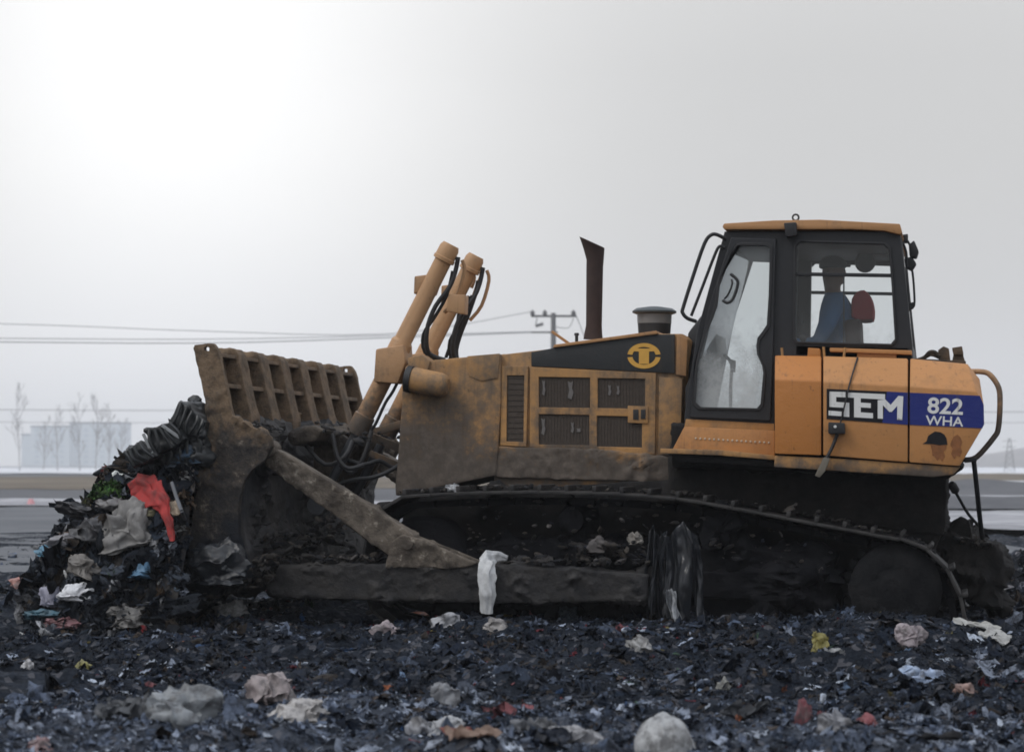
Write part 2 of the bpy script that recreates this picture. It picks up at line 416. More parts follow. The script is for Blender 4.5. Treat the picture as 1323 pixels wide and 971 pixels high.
def rotmats(n, nrm, tilt):
    """random spin about, and lean from, the surface normal"""
    a = rng.uniform(0, 2*PI, n); t = rng.normal(0, tilt, n); b = rng.uniform(0, 2*PI, n)
    def rz(x): c, s, o, z = np.cos(x), np.sin(x), np.ones(n), np.zeros(n); return np.stack([np.stack([c, -s, z], -1), np.stack([s, c, z], -1), np.stack([z, z, o], -1)], 1)
    def rx(x): c, s, o, z = np.cos(x), np.sin(x), np.ones(n), np.zeros(n); return np.stack([np.stack([o, z, z], -1), np.stack([z, c, -s], -1), np.stack([z, s, c], -1)], 1)
    R = rz(b) @ rx(t) @ rz(a)
    zx = nrm / np.linalg.norm(nrm, axis=1, keepdims=True)
    ref = np.where(np.abs(zx[:, 2:3]) > .9, np.array([[1., 0, 0]]), np.array([[0, 0, 1.]]))
    xx = np.cross(ref, zx); xx /= np.linalg.norm(xx, axis=1, keepdims=True); yy = np.cross(zx, xx)
    return np.stack([xx, yy, zx], -1) @ R
def scatter(name, pts, nrm, size, cols, mat, tilt=.5, parent=None, lift=.15, protos=None):
    n = len(pts); pts = np.array(pts, float); nrm = np.array(nrm, float); size = np.array(size, float)
    kind = rng.choice(len(PROTO), n, p=PW) if protos is None else (protos if isinstance(protos, np.ndarray) else rng.choice(protos, n))
    lift = np.broadcast_to(np.array(lift, float), (n,))
    R = rotmats(n, nrm, tilt)
    V, L, ST, CC = [], [], [], []
    off = 0; loff = 0
    for k, (pv, pf) in enumerate(PROTO):
        ix = np.nonzero(kind == k)[0]
        if not len(ix): continue
        an = np.stack([rng.uniform(.6, 1.9, len(ix)), rng.uniform(.35, 1.2, len(ix)), rng.uniform(.3, 1.1, len(ix))], -1)[:, None, :]
        w = np.einsum('nij,nvj->nvi', R[ix], pv[None] * an * size[ix, None, None]) + (pts[ix] + nrm[ix] * (size[ix] * lift[ix])[:, None])[:, None, :]
        m = len(pv); V.append(w.reshape(-1, 3)); CC.append(np.repeat(cols[ix], m, 0))
        fl = np.array([i for f in pf for i in f]); ln = np.array([len(f) for f in pf]); st = np.concatenate([[0], np.cumsum(ln)[:-1]])
        L.append((fl[None] + (off + np.arange(len(ix)) * m)[:, None]).ravel())
        ST.append((st[None] + (loff + np.arange(len(ix)) * len(fl))[:, None]).ravel())
        off += len(ix) * m; loff += len(ix) * len(fl)
    V = np.concatenate(V); L = np.concatenate(L); ST = np.concatenate(ST); CC = np.concatenate(CC)
    me = bpy.data.meshes.new(name); me.vertices.add(len(V)); me.vertices.foreach_set('co', V.astype(np.float32).ravel())
    me.loops.add(len(L)); me.loops.foreach_set('vertex_index', L.astype(np.int32))
    me.polygons.add(len(ST)); me.polygons.foreach_set('loop_start', ST.astype(np.int32))
    me.update(calc_edges=True); me.validate()
    at = me.attributes.new('tone', 'FLOAT_COLOR', 'POINT')
    at.data.foreach_set('color', np.concatenate([CC, np.ones((len(CC), 1))], 1).astype(np.float32).ravel())
    return linkmesh(name, me, mat, parent, ang=0)
def littermat(name, spec=.12):
    m, nt = newmat(name); v, _ = pos(nt)
    a = nd(nt, 'ShaderNodeAttribute', {'attribute_name': 'tone'})
    n1 = nz(nt, v, 26, 8, .75); n2 = nz(nt, v, 90, 4, .7)
    col = mixc(nt, mth(nt, 'MULTIPLY', sstep(nt, n1, .45, .62), .8), a.outputs['Color'], (.016, .018, .024))
    p = nd(nt, 'ShaderNodeBsdfPrincipled', Base_Color=col, Roughness=.48, Normal=bump(nt, mth(nt, 'ADD', n1, n2), .02, .8))
    p.inputs['Specular IOR Level'].default_value = spec
    return finish(m, nt, p.outputs[0])
M['litter'] = littermat('rubbish_scraps')

def gnormal(x, y):
    e = .05; return Vector((-(gh(x+e, y) - gh(x-e, y)) / (2*e), -(gh(x, y+e) - gh(x, y-e)) / (2*e), 1)).normalized()
def ground_scraps():
    pts, nr, sz, lt, br = [], [], [], [], []
    def add(n, x0, x1, y0, y1, smin, smax, light0, cond=None):
        for _ in range(n):
            x, y = random.uniform(x0, x1), random.uniform(y0, y1)
            if cond and not cond(x, y): continue
            nn = gnormal(x, y)
            pts.append((x, y, gh(x, y))); nr.append(nn[:]); br.append(1 if x > .1 and y > 1 else 0); sz.append(smin * (smax / smin) ** (random.random() ** 1.8))
            patch = noise.noise(Vector((x * .9, y * 1.4, 5.5)))
            lt.append(light0 + 1.6 * patch + 2.9 * sm(-4.2, -5.5, y))
    inview = lambda x, y: -.40 - .04 < (x + .0) / (y + 15.5) < .035 + .02
    add(42000, -4.4, 1.0, -7.6, -3.5, .010, .075, -.3, inview)
    add(28000, -6.3, 1.3, -3.5, .3, .012, .095, -.45, inview)
    nfine = len(pts)
    add(2600, -4.4, 1.0, -7.6, -3.5, .05, .17, .5, inview)
    add(1700, -6.3, 1.3, -3.5, .2, .05, .18, .3, inview)
    nbig = len(pts)
    add(7000, -8.5, 2.2, .3, 7, .03, .2, .0, lambda x, y: inview(x, y) and not (-4.6 < x < 0 and .2 < y < 2.6))
    add(2500, -12, 3.5, 6, 13, .06, .28, .1, inview)
    add(2600, .1, 2.2, 1.2, 6.5, .04, .2, .6)
    n = len(pts); isbig = np.zeros(n, bool); isbig[nfine:nbig] = True
    cols = palette(n, np.array(lt)) * np.where(np.array(br)[:, None] == 1, np.array([1.4, 1.15, .95]), 1.0)
    nn = np.array([rng.choice(HEAPP) if b else rng.choice(NEARP) for b in isbig])
    lf = np.where(isbig, -.16, -.04)
    return scatter('scattered_litter', pts, nr, sz, cols, M['litter'], .36, lift=lf, protos=nn)
tag(ground_scraps(), 'small dark scraps of plastic and paper trodden into the landfill', 'litter', kind='stuff')
# ------------------------------------------------------------------ the bulldozer
B = bpy.data.objects.new('bulldozer', None); COL.objects.link(B)
B.location = (0, 0, 0)
tag(B, 'mud caked orange crawler bulldozer pushing rubbish with its tall racked blade', 'bulldozer')
YC = 1.3

# --- tracks
TP = [(470,705),(482,668),(515,643),(560,637),(650,634),(760,635),(870,642),(960,657),(1050,674),(1130,689),(1185,702),(1222,732),(1243,775),(1246,812),(1225,836),(1180,843),(1000,838),(800,830),(600,822),(520,815),(482,790),(467,748)]
def closed_path(pts, step):
    q = []
    n = len(pts)
    for i in range(n):
        p0, p1, p2, p3 = pts[i-1], pts[i], pts[(i+1) % n], pts[(i+2) % n]
        for k in range(16):
            t = k / 16
            q.append(.5*((2*p1) + (p2-p0)*t + (2*p0-5*p1+4*p2-p3)*t*t + (3*p1-p0-3*p2+p3)*t**3))
    L = [0]
    for i in range(len(q)): L.append(L[-1] + (q[(i+1) % len(q)] - q[i]).length)
    N = round(L[-1] / step); out = []
    j = 0
    for k in range(N):
        s = L[-1] * k / N
        while L[j+1] < s: j += 1
        f = (s - L[j]) / (L[j+1] - L[j]); a, b = q[j], q[(j+1) % len(q)]
        out.append((a + (b - a) * f, (b - a).normalized()))
    return out
tp = closed_path([P(x, y, 0.0) for x, y in TP], .19)
mb = MB()                                   # shoe in local axes: x along the track, z outwards, origin on the outer face
mb.prism_w([Vector((-.098, 0, -.022)), Vector((.098, 0, -.022)), Vector((.098, 0, 0)), Vector((-.098, 0, 0))], [Vector((-.098, .58, -.022)), Vector((.098, .58, -.022)), Vector((.098, .58, 0)), Vector((-.098, .58, 0))], .006)
mb.box(-.098, -.07, 0.003, .577, 0.0, .042, .008)
shoe0 = mb.build('track_shoe', M['shoe'], None, rough=.006, rsc=9)
def make_track(y):
    mb = MB()
    for yy in (y + .18, y + .34):           # the two strands of chain links inside the shoes
        ring = []
        cx = sum((p.x for p, _ in tp)) / len(tp); 
        for i in range(len(tp)):
            p, d = tp[i]; nrm = Vector((d.z, 0, -d.x)); 
            if nrm.dot(Vector((p.x - cx, 0, p.z - .62))) < 0: nrm = -nrm
            a = p - d * .085 - nrm * .075; b = p + d * .085 - nrm * .075
            mb.bar((a.x, yy, a.z), (b.x, yy, b.z), .05, .08, .008)
    tr = mb.build('track', M['track'], B)
    cx = -2.3
    for i, (p, d) in enumerate(tp):
        s = shoe0.copy(); COL.objects.link(s); s.parent = tr
        nrm = Vector((d.z, 0, -d.x))
        if nrm.dot(Vector((p.x - cx, 0, p.z - .62))) < 0: nrm = -nrm; 
        xa = d; ya = nrm.cross(xa)
        if ya.y < 0: xa = -d; ya = nrm.cross(xa)
        jit = random.uniform(-.008, .008)
        s.matrix_local = Matrix(((xa.x, ya.x, nrm.x, p.x), (xa.y, ya.y, nrm.y, y + jit), (xa.z, ya.z, nrm.z, p.z), (0, 0, 0, 1)))
    return tr
track_n = make_track(0.0)
track_f = make_track(2.02)
bpy.data.objects.remove(shoe0)
for dy in (0.0, 2.02):
    mb = MB()
    mb.prism([(555,712),(700,700),(1060,712),(1075,740),(1068,812),(560,800),(535,760)], .17, .48, .02)
    mb.prism([(600,735),(1040,742),(1040,775),(600,766)], .12, .17, .012, ty=.10)
    for i in range(5):
        cx = 640 + 85 * i
        c = P(cx, 808, .1); mb.spin((c.x, .12, c.z), (c.x, .46, c.z), [(0, .06), (0, .13), (.2, .13), (.22, .10), (.78, .10), (.8, .13), (1, .13), (1, .06)])
    for cx, cy in ((740, 672), (930, 685)):
        c = P(cx, cy, .1); mb.spin((c.x, .12, c.z), (c.x, .46, c.z), [(0, .03), (0, .075), (1, .075), (1, .03)])
        d = P(cx + 4, cy + 40, .1); mb.box(d.x - .05, d.x + .05, .2, .4, d.z, c.z, .01)
    mb.shift(dy); mb.build('track_frame', M['track'], B, 60, rough=.06, rsc=6, sub=.05, bias=.3)
    c = P(1157, 762, .06); mb = MB()
    mb.spin((c.x, .05, c.z), (c.x, .5, c.z), [(0, .05), (0, .10), (.03, .12), (.03, .235), (.08, .285), (.1, .305), (.25, .305), (.3, .30), (1, .28)], 40)
    for k in range(24):
        a = 2*PI*k/24; q = Vector((c.x + .33*math.cos(a), .22, c.z + .33*math.sin(a)))
        mb.spin(q, q + Vector((0, .16, 0)), [(0, .02), (0, .03), (1, .03), (1, .02)], 6)
    for k in range(10):
        a = 2*PI*k/10; q = Vector((c.x + .17*math.cos(a), .052, c.z + .17*math.sin(a)))
        mb.spin(q, q + Vector((0, .03, 0)), [(0, .016), (1, .016)], 6)
    mb.shift(dy); mb.build('sprocket', M['sprocket'], B, 60, rough=.007, rsc=8, sub=.05, bias=.1)
    c = P(545, 728, .12); mb = MB()
    mb.spin((c.x, .1, c.z), (c.x, .5, c.z), [(0, .05), (0, .13), (.1, .16), (.1, .30), (.2, .33), (.8, .33), (.9, .3), (1, .1)], 36)
    mb.shift(dy); mb.build('idler_wheel', M['track'], B, rough=.006)

# --- belly, rear case, hitch
mb = MB()
mb.prism([(518,640),(860,620),(1215,620),(1217,690),(1190,745),(1000,765),(620,755),(530,720)], .66, 1.94, .02)
mb.prism([(868,548),(1000,556),(1236,566),(1236,600),(1220,612),(868,602)], .44, 2.16, .01)
mb.prism([(862,590),(1222,606),(1219,692),(868,640)], .63, 1.97, .02)
mb.build('main_frame', M['case'], B, 60, rough=.03, rsc=5, sub=.07)
mb = MB()
mb.prism([(1205,690),(1245,692),(1272,700),(1296,712),(1302,738),(1290,752),(1283,775),(1270,780),(1262,765),(1240,770),(1205,765)], .95, 1.6, .03)
mb.prism([(1225,690),(1240,668),(1252,672),(1258,700)], 1.0, 1.1, .01)
mb.build('drawbar_hitch', M['case'], B, 60, rough=.06, rsc=6, sub=.04, bias=.3)

# --- hood
mb = MB()
mb.prism([(640,459),(717,450),(850,431),(882,431),(889,438),(884,470),(880,560),(868,590),(866,628),(638,632)], .72, 1.88, .012)
mb.build('hood', M['hood'], B, rough=.003, rsc=3)
mb = MB()
mb.prism([(523,474),(531,468),(560,465),(647,457),(647,520),(641,614),(511,640),(513,600)], .68, 1.92, .012)
mb.build('radiator_guard', M['guard'], B, 50, rough=.007, rsc=6, sub=.06, bias=.0)
mb = MB(); mb.prism([(604,460),(646,456.5),(643,488),(622,492),(606,486)], .672, .68, .003, ty=.68); mb.build('guard_cover_plate', M['guard'], B)
mb = MB()
mb.prism([(641,577),(740,579),(850,588),(866,592),(864,622),(640,616)], .69, .72, .008)
mb.build('hood_skirt', M['guard'], B, 50, rough=.016, rsc=7, sub=.035, bias=.2)
mb = MB()                                   # hood lid and its edge
mb.prism([(714,449),(716,445),(848,427),(850,431)], .68, 1.92, .004)
mb.build('hood_lid', M['roof'], B)
mb = MB(); mb.bar(P(737,445,.78), P(713,428,.78), .02, .03); mb.build('hood_hook', M['roof'], B)
mb = MB(); mb.prism([(687,455),(716,449.5),(850,432),(872,432),(872,482),(687,473)], .70, .72, .004, ty=.72)
band = mb.build('hood_band', M['band'], B)
mb = MB(); cx, cy, rx, ry = 832, 459.5, 21.5, 16.5
def arc(a0, a1, r0=1, r1=.70, n=16):
    o = [(cx + rx*math.cos(math.radians(a0+(a1-a0)*i/n)), cy - ry*math.sin(math.radians(a0+(a1-a0)*i/n))) for i in range(n+1)]
    i_ = [(cx + rx*r1*math.cos(math.radians(a1+(a0-a1)*i/n)), cy - ry*r1*math.sin(math.radians(a1+(a0-a1)*i/n))) for i in range(n+1)]
    return o + i_
mb.prism(arc(7, 173), .696, .699, 0); mb.prism(arc(187, 353), .696, .699, 0)
mb.prism([(818,450),(846,450),(846,453.5),(838.5,454),(838.5,470),(825.5,470),(825.5,454),(818,453.5)], .6955, .6985, 0)
mb.build('round_emblem', M['emblem'], band, ang=20)
# engine doors
mb = MB(); mb.holed([(649,473),(683,473),(681,577),(647,575)], [[(656,485),(678,485),(677,571),(655,570)]], .695, .72, ty=.72, bevel=.004)
d1 = mb.build('engine_door', M['hood'], B)
mb = MB(); mb.prism([(655,484),(679,484),(678,572),(654,571)], .707, .716, 0, ty=.72)
for i in range(12):
    y = 487 + i * 7.1; mb.prism([(656,y),(678,y+.2),(678,y+1.8),(656,y+1.6)], .703, .707, 0, ty=.72)
mb.build('grille', M['mesh'], d1)
mb = MB()
H4 = [[(697,487),(763,488),(763,527),(697,526)], [(773,488.5),(834,489.5),(834,528),(773,527)], [(697,535),(762,536),(762,575),(697,574)], [(772,537),(830,538),(830,578),(772,576.5)]]
mb.holed([(686,474),(848,482),(847,587),(685,578)], H4, .692, .72, ty=.72, bevel=.005)
d2 = mb.build('engine_door', M['hood'], B)
mb = MB(); mb.prism([(695,485),(836,487),(833,580),(695,576)], .708, .716, 0, ty=.72)
for i in range(34):
    x = 699 + i * 4.05; mb.prism([(x,486),(x+1.2,486),(x+1.2,578),(x,577)], .704, .708, 0, ty=.72)
mb.build('grille', M['mesh'], d2)
mb = MB()
torn = plain('painted_reflection', (.13, .12, .115), .8, .4, 30)  # pale reflections on the grille windows, painted on as thin ragged flakes
for x, y, w, h in ((701,491,4,20),(734,492,7,24),(786,497,4,14),(797,498,4,12),(700,540,5,22),(738,545,4,14),(745,553,6,5)):
    mb = MB(); mb.prism([(x,y),(x+w*.6,y+h*.1),(x+w,y),(x+w*.8,y+h*.4),(x+w*1.1,y+h*.6),(x+w*.7,y+h),(x,y+h*.9),(x+w*.3,y+h*.5)], .698, .7035, 0, ty=.72); mb.build('painted_reflection', torn, d2)
mb = MB(); mb.prism([(812,524),(838,525),(838,547),(812,546)], .68, .692, .004, ty=.72); mb.build('latch_plate', M['hood'], d2)
mb = MB(); mb.prism([(819,529),(826,529),(826,542),(819,542)], .676, .68, .001, ty=.72); mb.prism([(829,529),(835,529),(835,541),(829,541)], .674, .68, .001, ty=.72); mb.build('latch', M['rubber'], d2)
mb = MB(); mb.prism([(852,487),(882,489),(880,560),(866,588),(851,587)], .695, .72, .006, ty=.72); mb.build('hood_side_panel', M['hood'], B)
mb = MB(); mb.prism([(875,432),(889,438),(887,486),(874,484)], .688, .72, .006, ty=.72); mb.build('hood_corner_trim', M['roof'], B)
# exhaust and air cleaner
Y = 1.12
mb = MB(); mb.rings([((754,438),(779,438)),((755,432),(778,432)),((757,420),(777.5,420)),((757.5,345),(779,345)),((757.5,336),(780,333)),((754,322),(781,322)),((749,306),(781,320.5))], Y, 1.0)
mb.build('exhaust_pipe', M['rustpipe'], B, rough=.003)
mb = MB(); mb.tube([P(745,442,1.05), P(745,432,1.05)], .012); mb.spin(P(745,433,1.05), P(745,430,1.05), [(0,.02),(1,.015)], 10); mb.build('breather', M['rubber'], B)
Y = 1.3
mb = MB(); mb.rings([((825,434),(866,434)),((824,420),(867,420)),((824,418),(867,418))], Y); ac = mb.build('air_cleaner', M['rubber'], B)
mb = MB(); mb.rings([((823.5,418),(867.5,418)),((823,405),(868,405))], Y); mb.build('dust_bowl', M['smoke'], ac)
mb = MB(); mb.rings([((822,406),(869,406)),((817,404),(874,404)),((817,402),(874,402)),((822,398.5),(869,398.5)),((838,396),(853,396))], Y); mb.build('cap', plain('cap_steel', (.05,.06,.065), .5), ac)

# --- cab
CN, CF = .42, 2.18
CAB_O = [(936,299),(1163,299),(1168,340),(1179,447),(1180,560),(884,552),(884,536),(900,430)]
DOOR_O = [(949,311),(1000,312),(998,380),(996,470),(991,537),(894,533),(898,470),(920,390)]
FAR_D = [(945,310),(1000,312),(998,380),(996,470),(991,537),(891,533),(903,470),(919,390)]
WIN_D = [(950,318),(957,316.5),(990,317),(996,321),(994.5,380),(992,420),(987,428),(980,437),(978.5,447),(979.5,458),(986,472),(987.5,482),(984,522),(979,528),(906,526.5),(899,520),(902,472),(911,436),(921,412),(927,396),(930,370)]
WIN_R = [(1034,313),(1142,316),(1148,322),(1152,370),(1156,438),(1151,444),(1031,441),(1027,436),(1029,318)]
def shell(y0, y1):
    mb = MB(); mb.holed(CAB_O, [DOOR_O, WIN_R], y0, y1, ty=CN, bevel=.008); return mb
cabm = shell(CN, CN + .06)
for y0, y1 in ((CF - .06, CF),):
    t = MB(); t.holed(CAB_O, [FAR_D, WIN_R], y0, y1, ty=CN, bevel=.008); me = bpy.data.meshes.new('t'); t.bm.to_mesh(me); t.bm.free(); cabm.bm.from_mesh(me)
def cross(mb, pts, b=.01): mb.prism(pts, CN + .06, CF - .06, b, ty=CN)
cross(cabm, [(938,300),(1162,300),(1163,309),(937,310)])            # head liner
cross(cabm, [(886,536),(1179,548),(1179,560),(884,552)])            # floor
cross(cabm, [(1168,440),(1178,440),(1179,548),(1170,548)])          # rear wall low
cross(cabm, [(884,500),(898,470),(902,472),(892,540),(884,540)])    # dash wall low
for y0 in (CN + .06, CF - .14):                                      # pillars
    cabm.prism([(1157,305),(1165,305),(1178,446),(1168,446)], y0, y0 + .08, .008, ty=CN)
    cabm.prism([(936,302),(944,302),(896,480),(887,500)], y0, y0 + .05, .008, ty=CN)
cabm.prism([(1006,300),(1030,300),(1026,545),(1000,545)], CF - .14, CF - .06, .008, ty=CN)
cabm.prism([(1005,300),(1030,300),(1026,545),(999,545)], CN + .06, CN + .12, .008, ty=CN)
cab = cabm.build('cab', M['black'], B)
mb = MB(); mb.prism([(886,541),(1000,547),(1000,556),(884,553)], CN - .012, CN, .003); mb.build('door_sill', M['sill'], cab)
mb = MB(); mb.holed([(945,307.5),(1003,309),(1001,380),(999,470),(996,543.5),(891.5,539),(899.5,470),(918,391)], [WIN_D], CN - .034, CN - .001, ty=CN, bevel=.006)
door = mb.build('cab_door', M['black'], B)
mb = MB(); mb.holed([(x + (-3 if x < 940 else 3), y + (-2.5 if y < 400 else 2.5)) for x, y in WIN_D], [WIN_D], CN - .046, CN - .033, ty=CN, bevel=.004); mb.build('window_seal', M['rubber'], door)
mb = MB(); mb.prism(WIN_D, CN, CN + .006, 0, ty=CN); mb.build('door_window', M['doorglass'], door)
mb = MB(); mb.tube([P(944,354,.36), P(952,361,.35), P(953,369,.35), P(947,386,.35), P(940,391,.35), P(934,388,.36)], .011); mb.tube([P(945,361,.36), P(946,367,.35), P(941,380,.35), P(936,386,.36)], .007); mb.build('door_handle', M['rubber'], door)
mb = MB(); mb.holed([(1031,310.5),(1144,313.5),(1151,320),(1155,370),(1159,440),(1153,447),(1028,443.5),(1024,438),(1026,315)], [WIN_R], CN - .018, CN, ty=CN, bevel=.005)
cw = mb.build('side_window', M['rubber'], cab)
mb = MB(); mb.prism([(1028,351.5),(1152,353.5),(1152,358),(1028,356)], CN - .005, CN + .03, .003, ty=CN); mb.prism([(1089,357),(1091,357),(1091,443),(1089,443)], CN + .02, CN + .03, .001, ty=CN); mb.prism([(1034,405),(1038,405),(1038,417),(1034,417)], CN + .02, CN + .05, .002, ty=CN)
mb.build('window_bar', M['black'], cw)
mb = MB(); mb.prism(WIN_R, CN + .008, CN + .014, 0, ty=CN); mb.build('window_pane', M['glass'], cw)
mb = MB(); mb.prism([(1028,351.5),(1152,353.5),(1152,358),(1028,356)], CF - .03, CF, .003, ty=CN); mb.build('far_window_bar', M['black'], cab)
mb = MB(); mb.prism([(942,310),(938,312),(893,500),(895,502)], CN + .12, CF - .14, 0, ty=CN); mb.build('windscreen', M['windscreen'], cab)
mb = MB(); mb.prism([(1163,312),(1164,312),(1176,440),(1175,440)], CN + .14, CF - .14, 0, ty=CN); mb.build('rear_window', M['glass'], cab)
mb = MB(); mb.prism([(934,294),(936,289.5),(1000,285.5),(1060,284.5),(1163,290),(1166,301),(1163,304),(1143,299),(1100,297),(937,297.5)], CN - .05, CF + .05, .01, ty=CN); mb.build('cab_roof', M['roof'], B)
mb = MB(); c = P(1028,281,1.0); mb.tube([c + Vector((.022*math.cos(a), 0, .022*math.sin(a) - .0)) for a in [i*2*PI/14 - PI/2 for i in range(15)]], .007, 8, smooth=0); mb.tube([P(1028,285,1.0), P(1028,290,1.0)], .009, smooth=0); mb.build('lifting_eye', M['rubber'], B)
mb = MB(); mb.prism([(1014,290),(1030,289),(1031,306),(1017,308)], CN - .11, CN - .02, .008, ty=CN); mb.build('roof_lamp', M['rubber'], cab)
mb = MB(); mb.tube([P(938,309,.38), P(926,303,.34), P(918,304,.33), P(910,315,.33), P(897,352,.33), P(883,396,.33), P(882,404,.33), P(888,411,.34), P(899,415,.39)], .0135)
mb.tube([P(936,320,.40), P(930,318,.40), P(924,328,.40), P(907,372,.40), P(893,408,.39)], .011); mb.build('cab_handrail', M['rubber'], cab)
mb = MB()
for a in ([P(1164,306,1.0), P(1171,309,1.0), P(1177,320,1.0), P(1180,330,1.0)], [P(1176,340,1.0), P(1179,352,1.0), P(1181,375,1.0), P(1181,395,1.0), P(1174,400,1.0)], [P(1168,345,1.05), P(1172,368,1.05), P(1174,392,1.05)], [P(1166,312,.9), P(1171,326,.9), P(1172,345,.9)]): mb.tube(a, .008, 8)
cable = mb.build('lamp_cable', M['rubber'], cab)
mb = MB(); mb.prism([(1174,316),(1181,310),(1187,324),(1184,333),(1175,331)], .93, 1.08, .012); mb.prism([(1168,334),(1178,331),(1184,340),(1178,349),(1170,345)], .95, 1.1, .012); mb.prism([(1166,303),(1173,302),(1173,313),(1167,313)], .95, 1.05, .006); mb.prism([(1172,392),(1180,390),(1180,398),(1174,402)], .97, 1.02, .004); mb.build('rear_lamp', M['rubber'], cab)
# cab inside
mb = MB(); mb.prism([(888,430),(908,404),(919,404),(925,430),(927,455),(916,474),(902,545),(885,545)], 1.0, 1.75, .03, ty=1.0); mb.prism([(940,462),(947,464),(946,480),(943,478)], 1.2, 1.24, .004, ty=1.0)
mb.tube([P(935,458,.9), P(945,470,.9), P(944,500,.9), P(944,548,.9)], .012); mb.build('dash_console', M['black'], cab)
mb = MB(); mb.prism([(1101,388),(1108,378),(1118,376),(1127,385),(1130,400),(1129,415),(1112,416),(1101,412)], 1.12, 1.5, .03, ty=1.3); st = mb.build('driver_seat', M['seat'], cab)
mb = MB(); mb.prism([(1093,416),(1113,414),(1116,475),(1112,490),(1060,494),(1060,478),(1095,474)], 1.05, 1.55, .02, ty=1.3); mb.prism([(1070,494),(1108,492),(1108,560),(1070,560)], 1.1, 1.5, .01, ty=1.3); mb.build('seat_cushion', M['seatbase'], cab)
mb = MB(); c = P(1116,338,1.6); mb.spin(c, c + Vector((.02,-.06,-.01)), [(0,.03),(.3,.075),(.6,.08),(1,.07)], 20); mb.tube([c, c + Vector((0, 0, .12))], .01); mb.prism([(1095,314),(1150,316),(1148,331),(1128,330),(1100,326)], 1.5, 2.0, .02, ty=1.6); mb.build('cab_fan', M['black'], cab)
mb = MB(); mb.tube([P(1038,440,.95), P(1040,470,.95), P(1044,540,.95)], .012); mb.spin(P(1038,441,.95), P(1037,433,.95), [(0,.015),(.3,.026),(.8,.024),(1,.01)], 12); mb.build('control_lever', M['rubber'], cab)

# --- side tanks and fenders
def chamfer(mb, xs_, zb, zc, zt, y0, y1, dy, bev=.012):
    """box whose upper front edge leans back: bottom, chamfer and top heights given at its two ends"""
    (xl, xr) = xs_
    A = [P(xl, zb[0], y0), P(xl, zc[0], y0), P(xl, zt[0], y0 + dy)]; Bq = [P(xr, zb[1], y0), P(xr, zc[1], y0), P(xr, zt[1], y0 + dy)]
    Bk = lambda q: [Vector((q[2].x, y1, q[2].z)), Vector((q[0].x, y1, q[0].z))]
    mb.prism_w(A + Bk(A), Bq + Bk(Bq), bev)
mb = MB(); chamfer(mb, (1001, 1061), (586, 588), (490, 492), (459, 460), .05, .42, .16); mb.build('fender_box', M['panel'], B)
mb = MB(); chamfer(mb, (1063.5, 1173), (588, 597), (493, 499), (460, 463), .05, .42, .16); mb.build('side_tank', M['tank'], B)
mb = MB()
A = [P(x, y, .05) for x, y in [(1175.5,499),(1262,506),(1271,522),(1272,548),(1240,602),(1175,597)]]
Bq = [P(x, y, .21) for x, y in [(1176,463),(1250,470),(1266,490),(1268,548),(1240,602),(1175,597)]]
Cq = [Vector((v.x, 2.39, v.z)) for v in Bq]
mb.prism_w(A, Bq, .01); mb.prism_w([v + Vector((0, .001, 0)) for v in Bq], Cq, .01)
tank = mb.build('rear_tank', M['tank'], B)
mb = MB(); mb.prism([(1001,588),(1100,593),(1241,603),(1232,613),(1205,616),(1140,612),(1000,603)], .07, .5, .008); mb.build('fender_skirt', M['sill'], B, rough=.004, rsc=8)
mb = MB(); mb.prism([(884,551),(1001,556),(1001,588),(868,582)], .30, .42, .006, ty=.30); mb.build('step_panel', M['tank'], B)
mb = MB()
for i in range(17):
    c = P(899 + i*5.9, 566 + i*.35, .298); mb.spin(c, c + Vector((0, -.006, 0)), [(0, .008), (1, .005)], 8)
mb.build('tread_studs', plain('stud_steel', (.5, .42, .32), .5), B)
mb = MB(); mb.prism([(853,579),(930,581),(1001,588),(1001,594),(930,588),(853,585)], .16, .42, .005, ty=.16); mb.build('step_board', M['sill'], B)
mb = MB(); mb.prism([(862,586),(1001,595),(1001,602),(880,596)], .2, .6, .005, ty=.2); mb.build('step_bracket', M['case'], B)
# far side fenders
mb = MB(); mb.prism([(1001,462),(1173,465),(1173,597),(1001,588)], 2.18, 2.55, .012, ty=.2); mb.prism([(868,560),(1001,560),(1001,590),(868,584)], 2.18, 2.4, .01, ty=.3); mb.build('far_fender', M['tank'], B)
mb = MB(); mb.prism([(1028,446),(1174,449),(1173,462),(1028,459)], CN + .0, CN + .07, .004); mb.build('cab_base_rail', M['black'], cab)
mb = MB(); mb.prism([(1072,449),(1178,452.5),(1178,458),(1072,454)], .27, .42, .004, ty=.27); mb.prism([(1107,455),(1158,457),(1158,463),(1107,462)], .30, .40, .003, ty=.27); mb.build('rear_ledge', M['tank'], B)
mb = MB(); mb.prism([(1044,449),(1059,450),(1060,462),(1043,461)], .22, .38, .005); mb.build('filler_block', M['panel'], B)
mb = MB()
for a, b in (((1010,449),(1011,462)), ((1064,448),(1065,463)), ((1092,449),(1090,463))): MB().tube([P(*a, .24), P(*b, .24)], .009, 8, smooth=0).build('fender_post', M['sill'], B)
mb = MB(); mb.tube([P(1108,462,.2), P(1098,495,.04), P(1086,546,.035)], .006, 8); an = mb.build('aerial_rod', M['rubber'], B)
mb = MB(); mb.prism([(1070,545),(1091,546),(1092,560),(1070,560)], -.02, .05, .008); lamp = mb.build('side_lamp', M['rubber'], B)
mb = MB(); c = P(1079,551,-.02); mb.spin(c + Vector((0, .004, 0)), c + Vector((0, -.006, 0)), [(0, .012), (1, .008)], 10); mb.build('lamp_lens', M['white'], lamp)
mb = MB(); mb.tube([P(1082,560,.02), P(1075,578,.02), P(1066,595,.015)], .012, 8); mb.build('lamp_strap', M['rubber'], lamp)
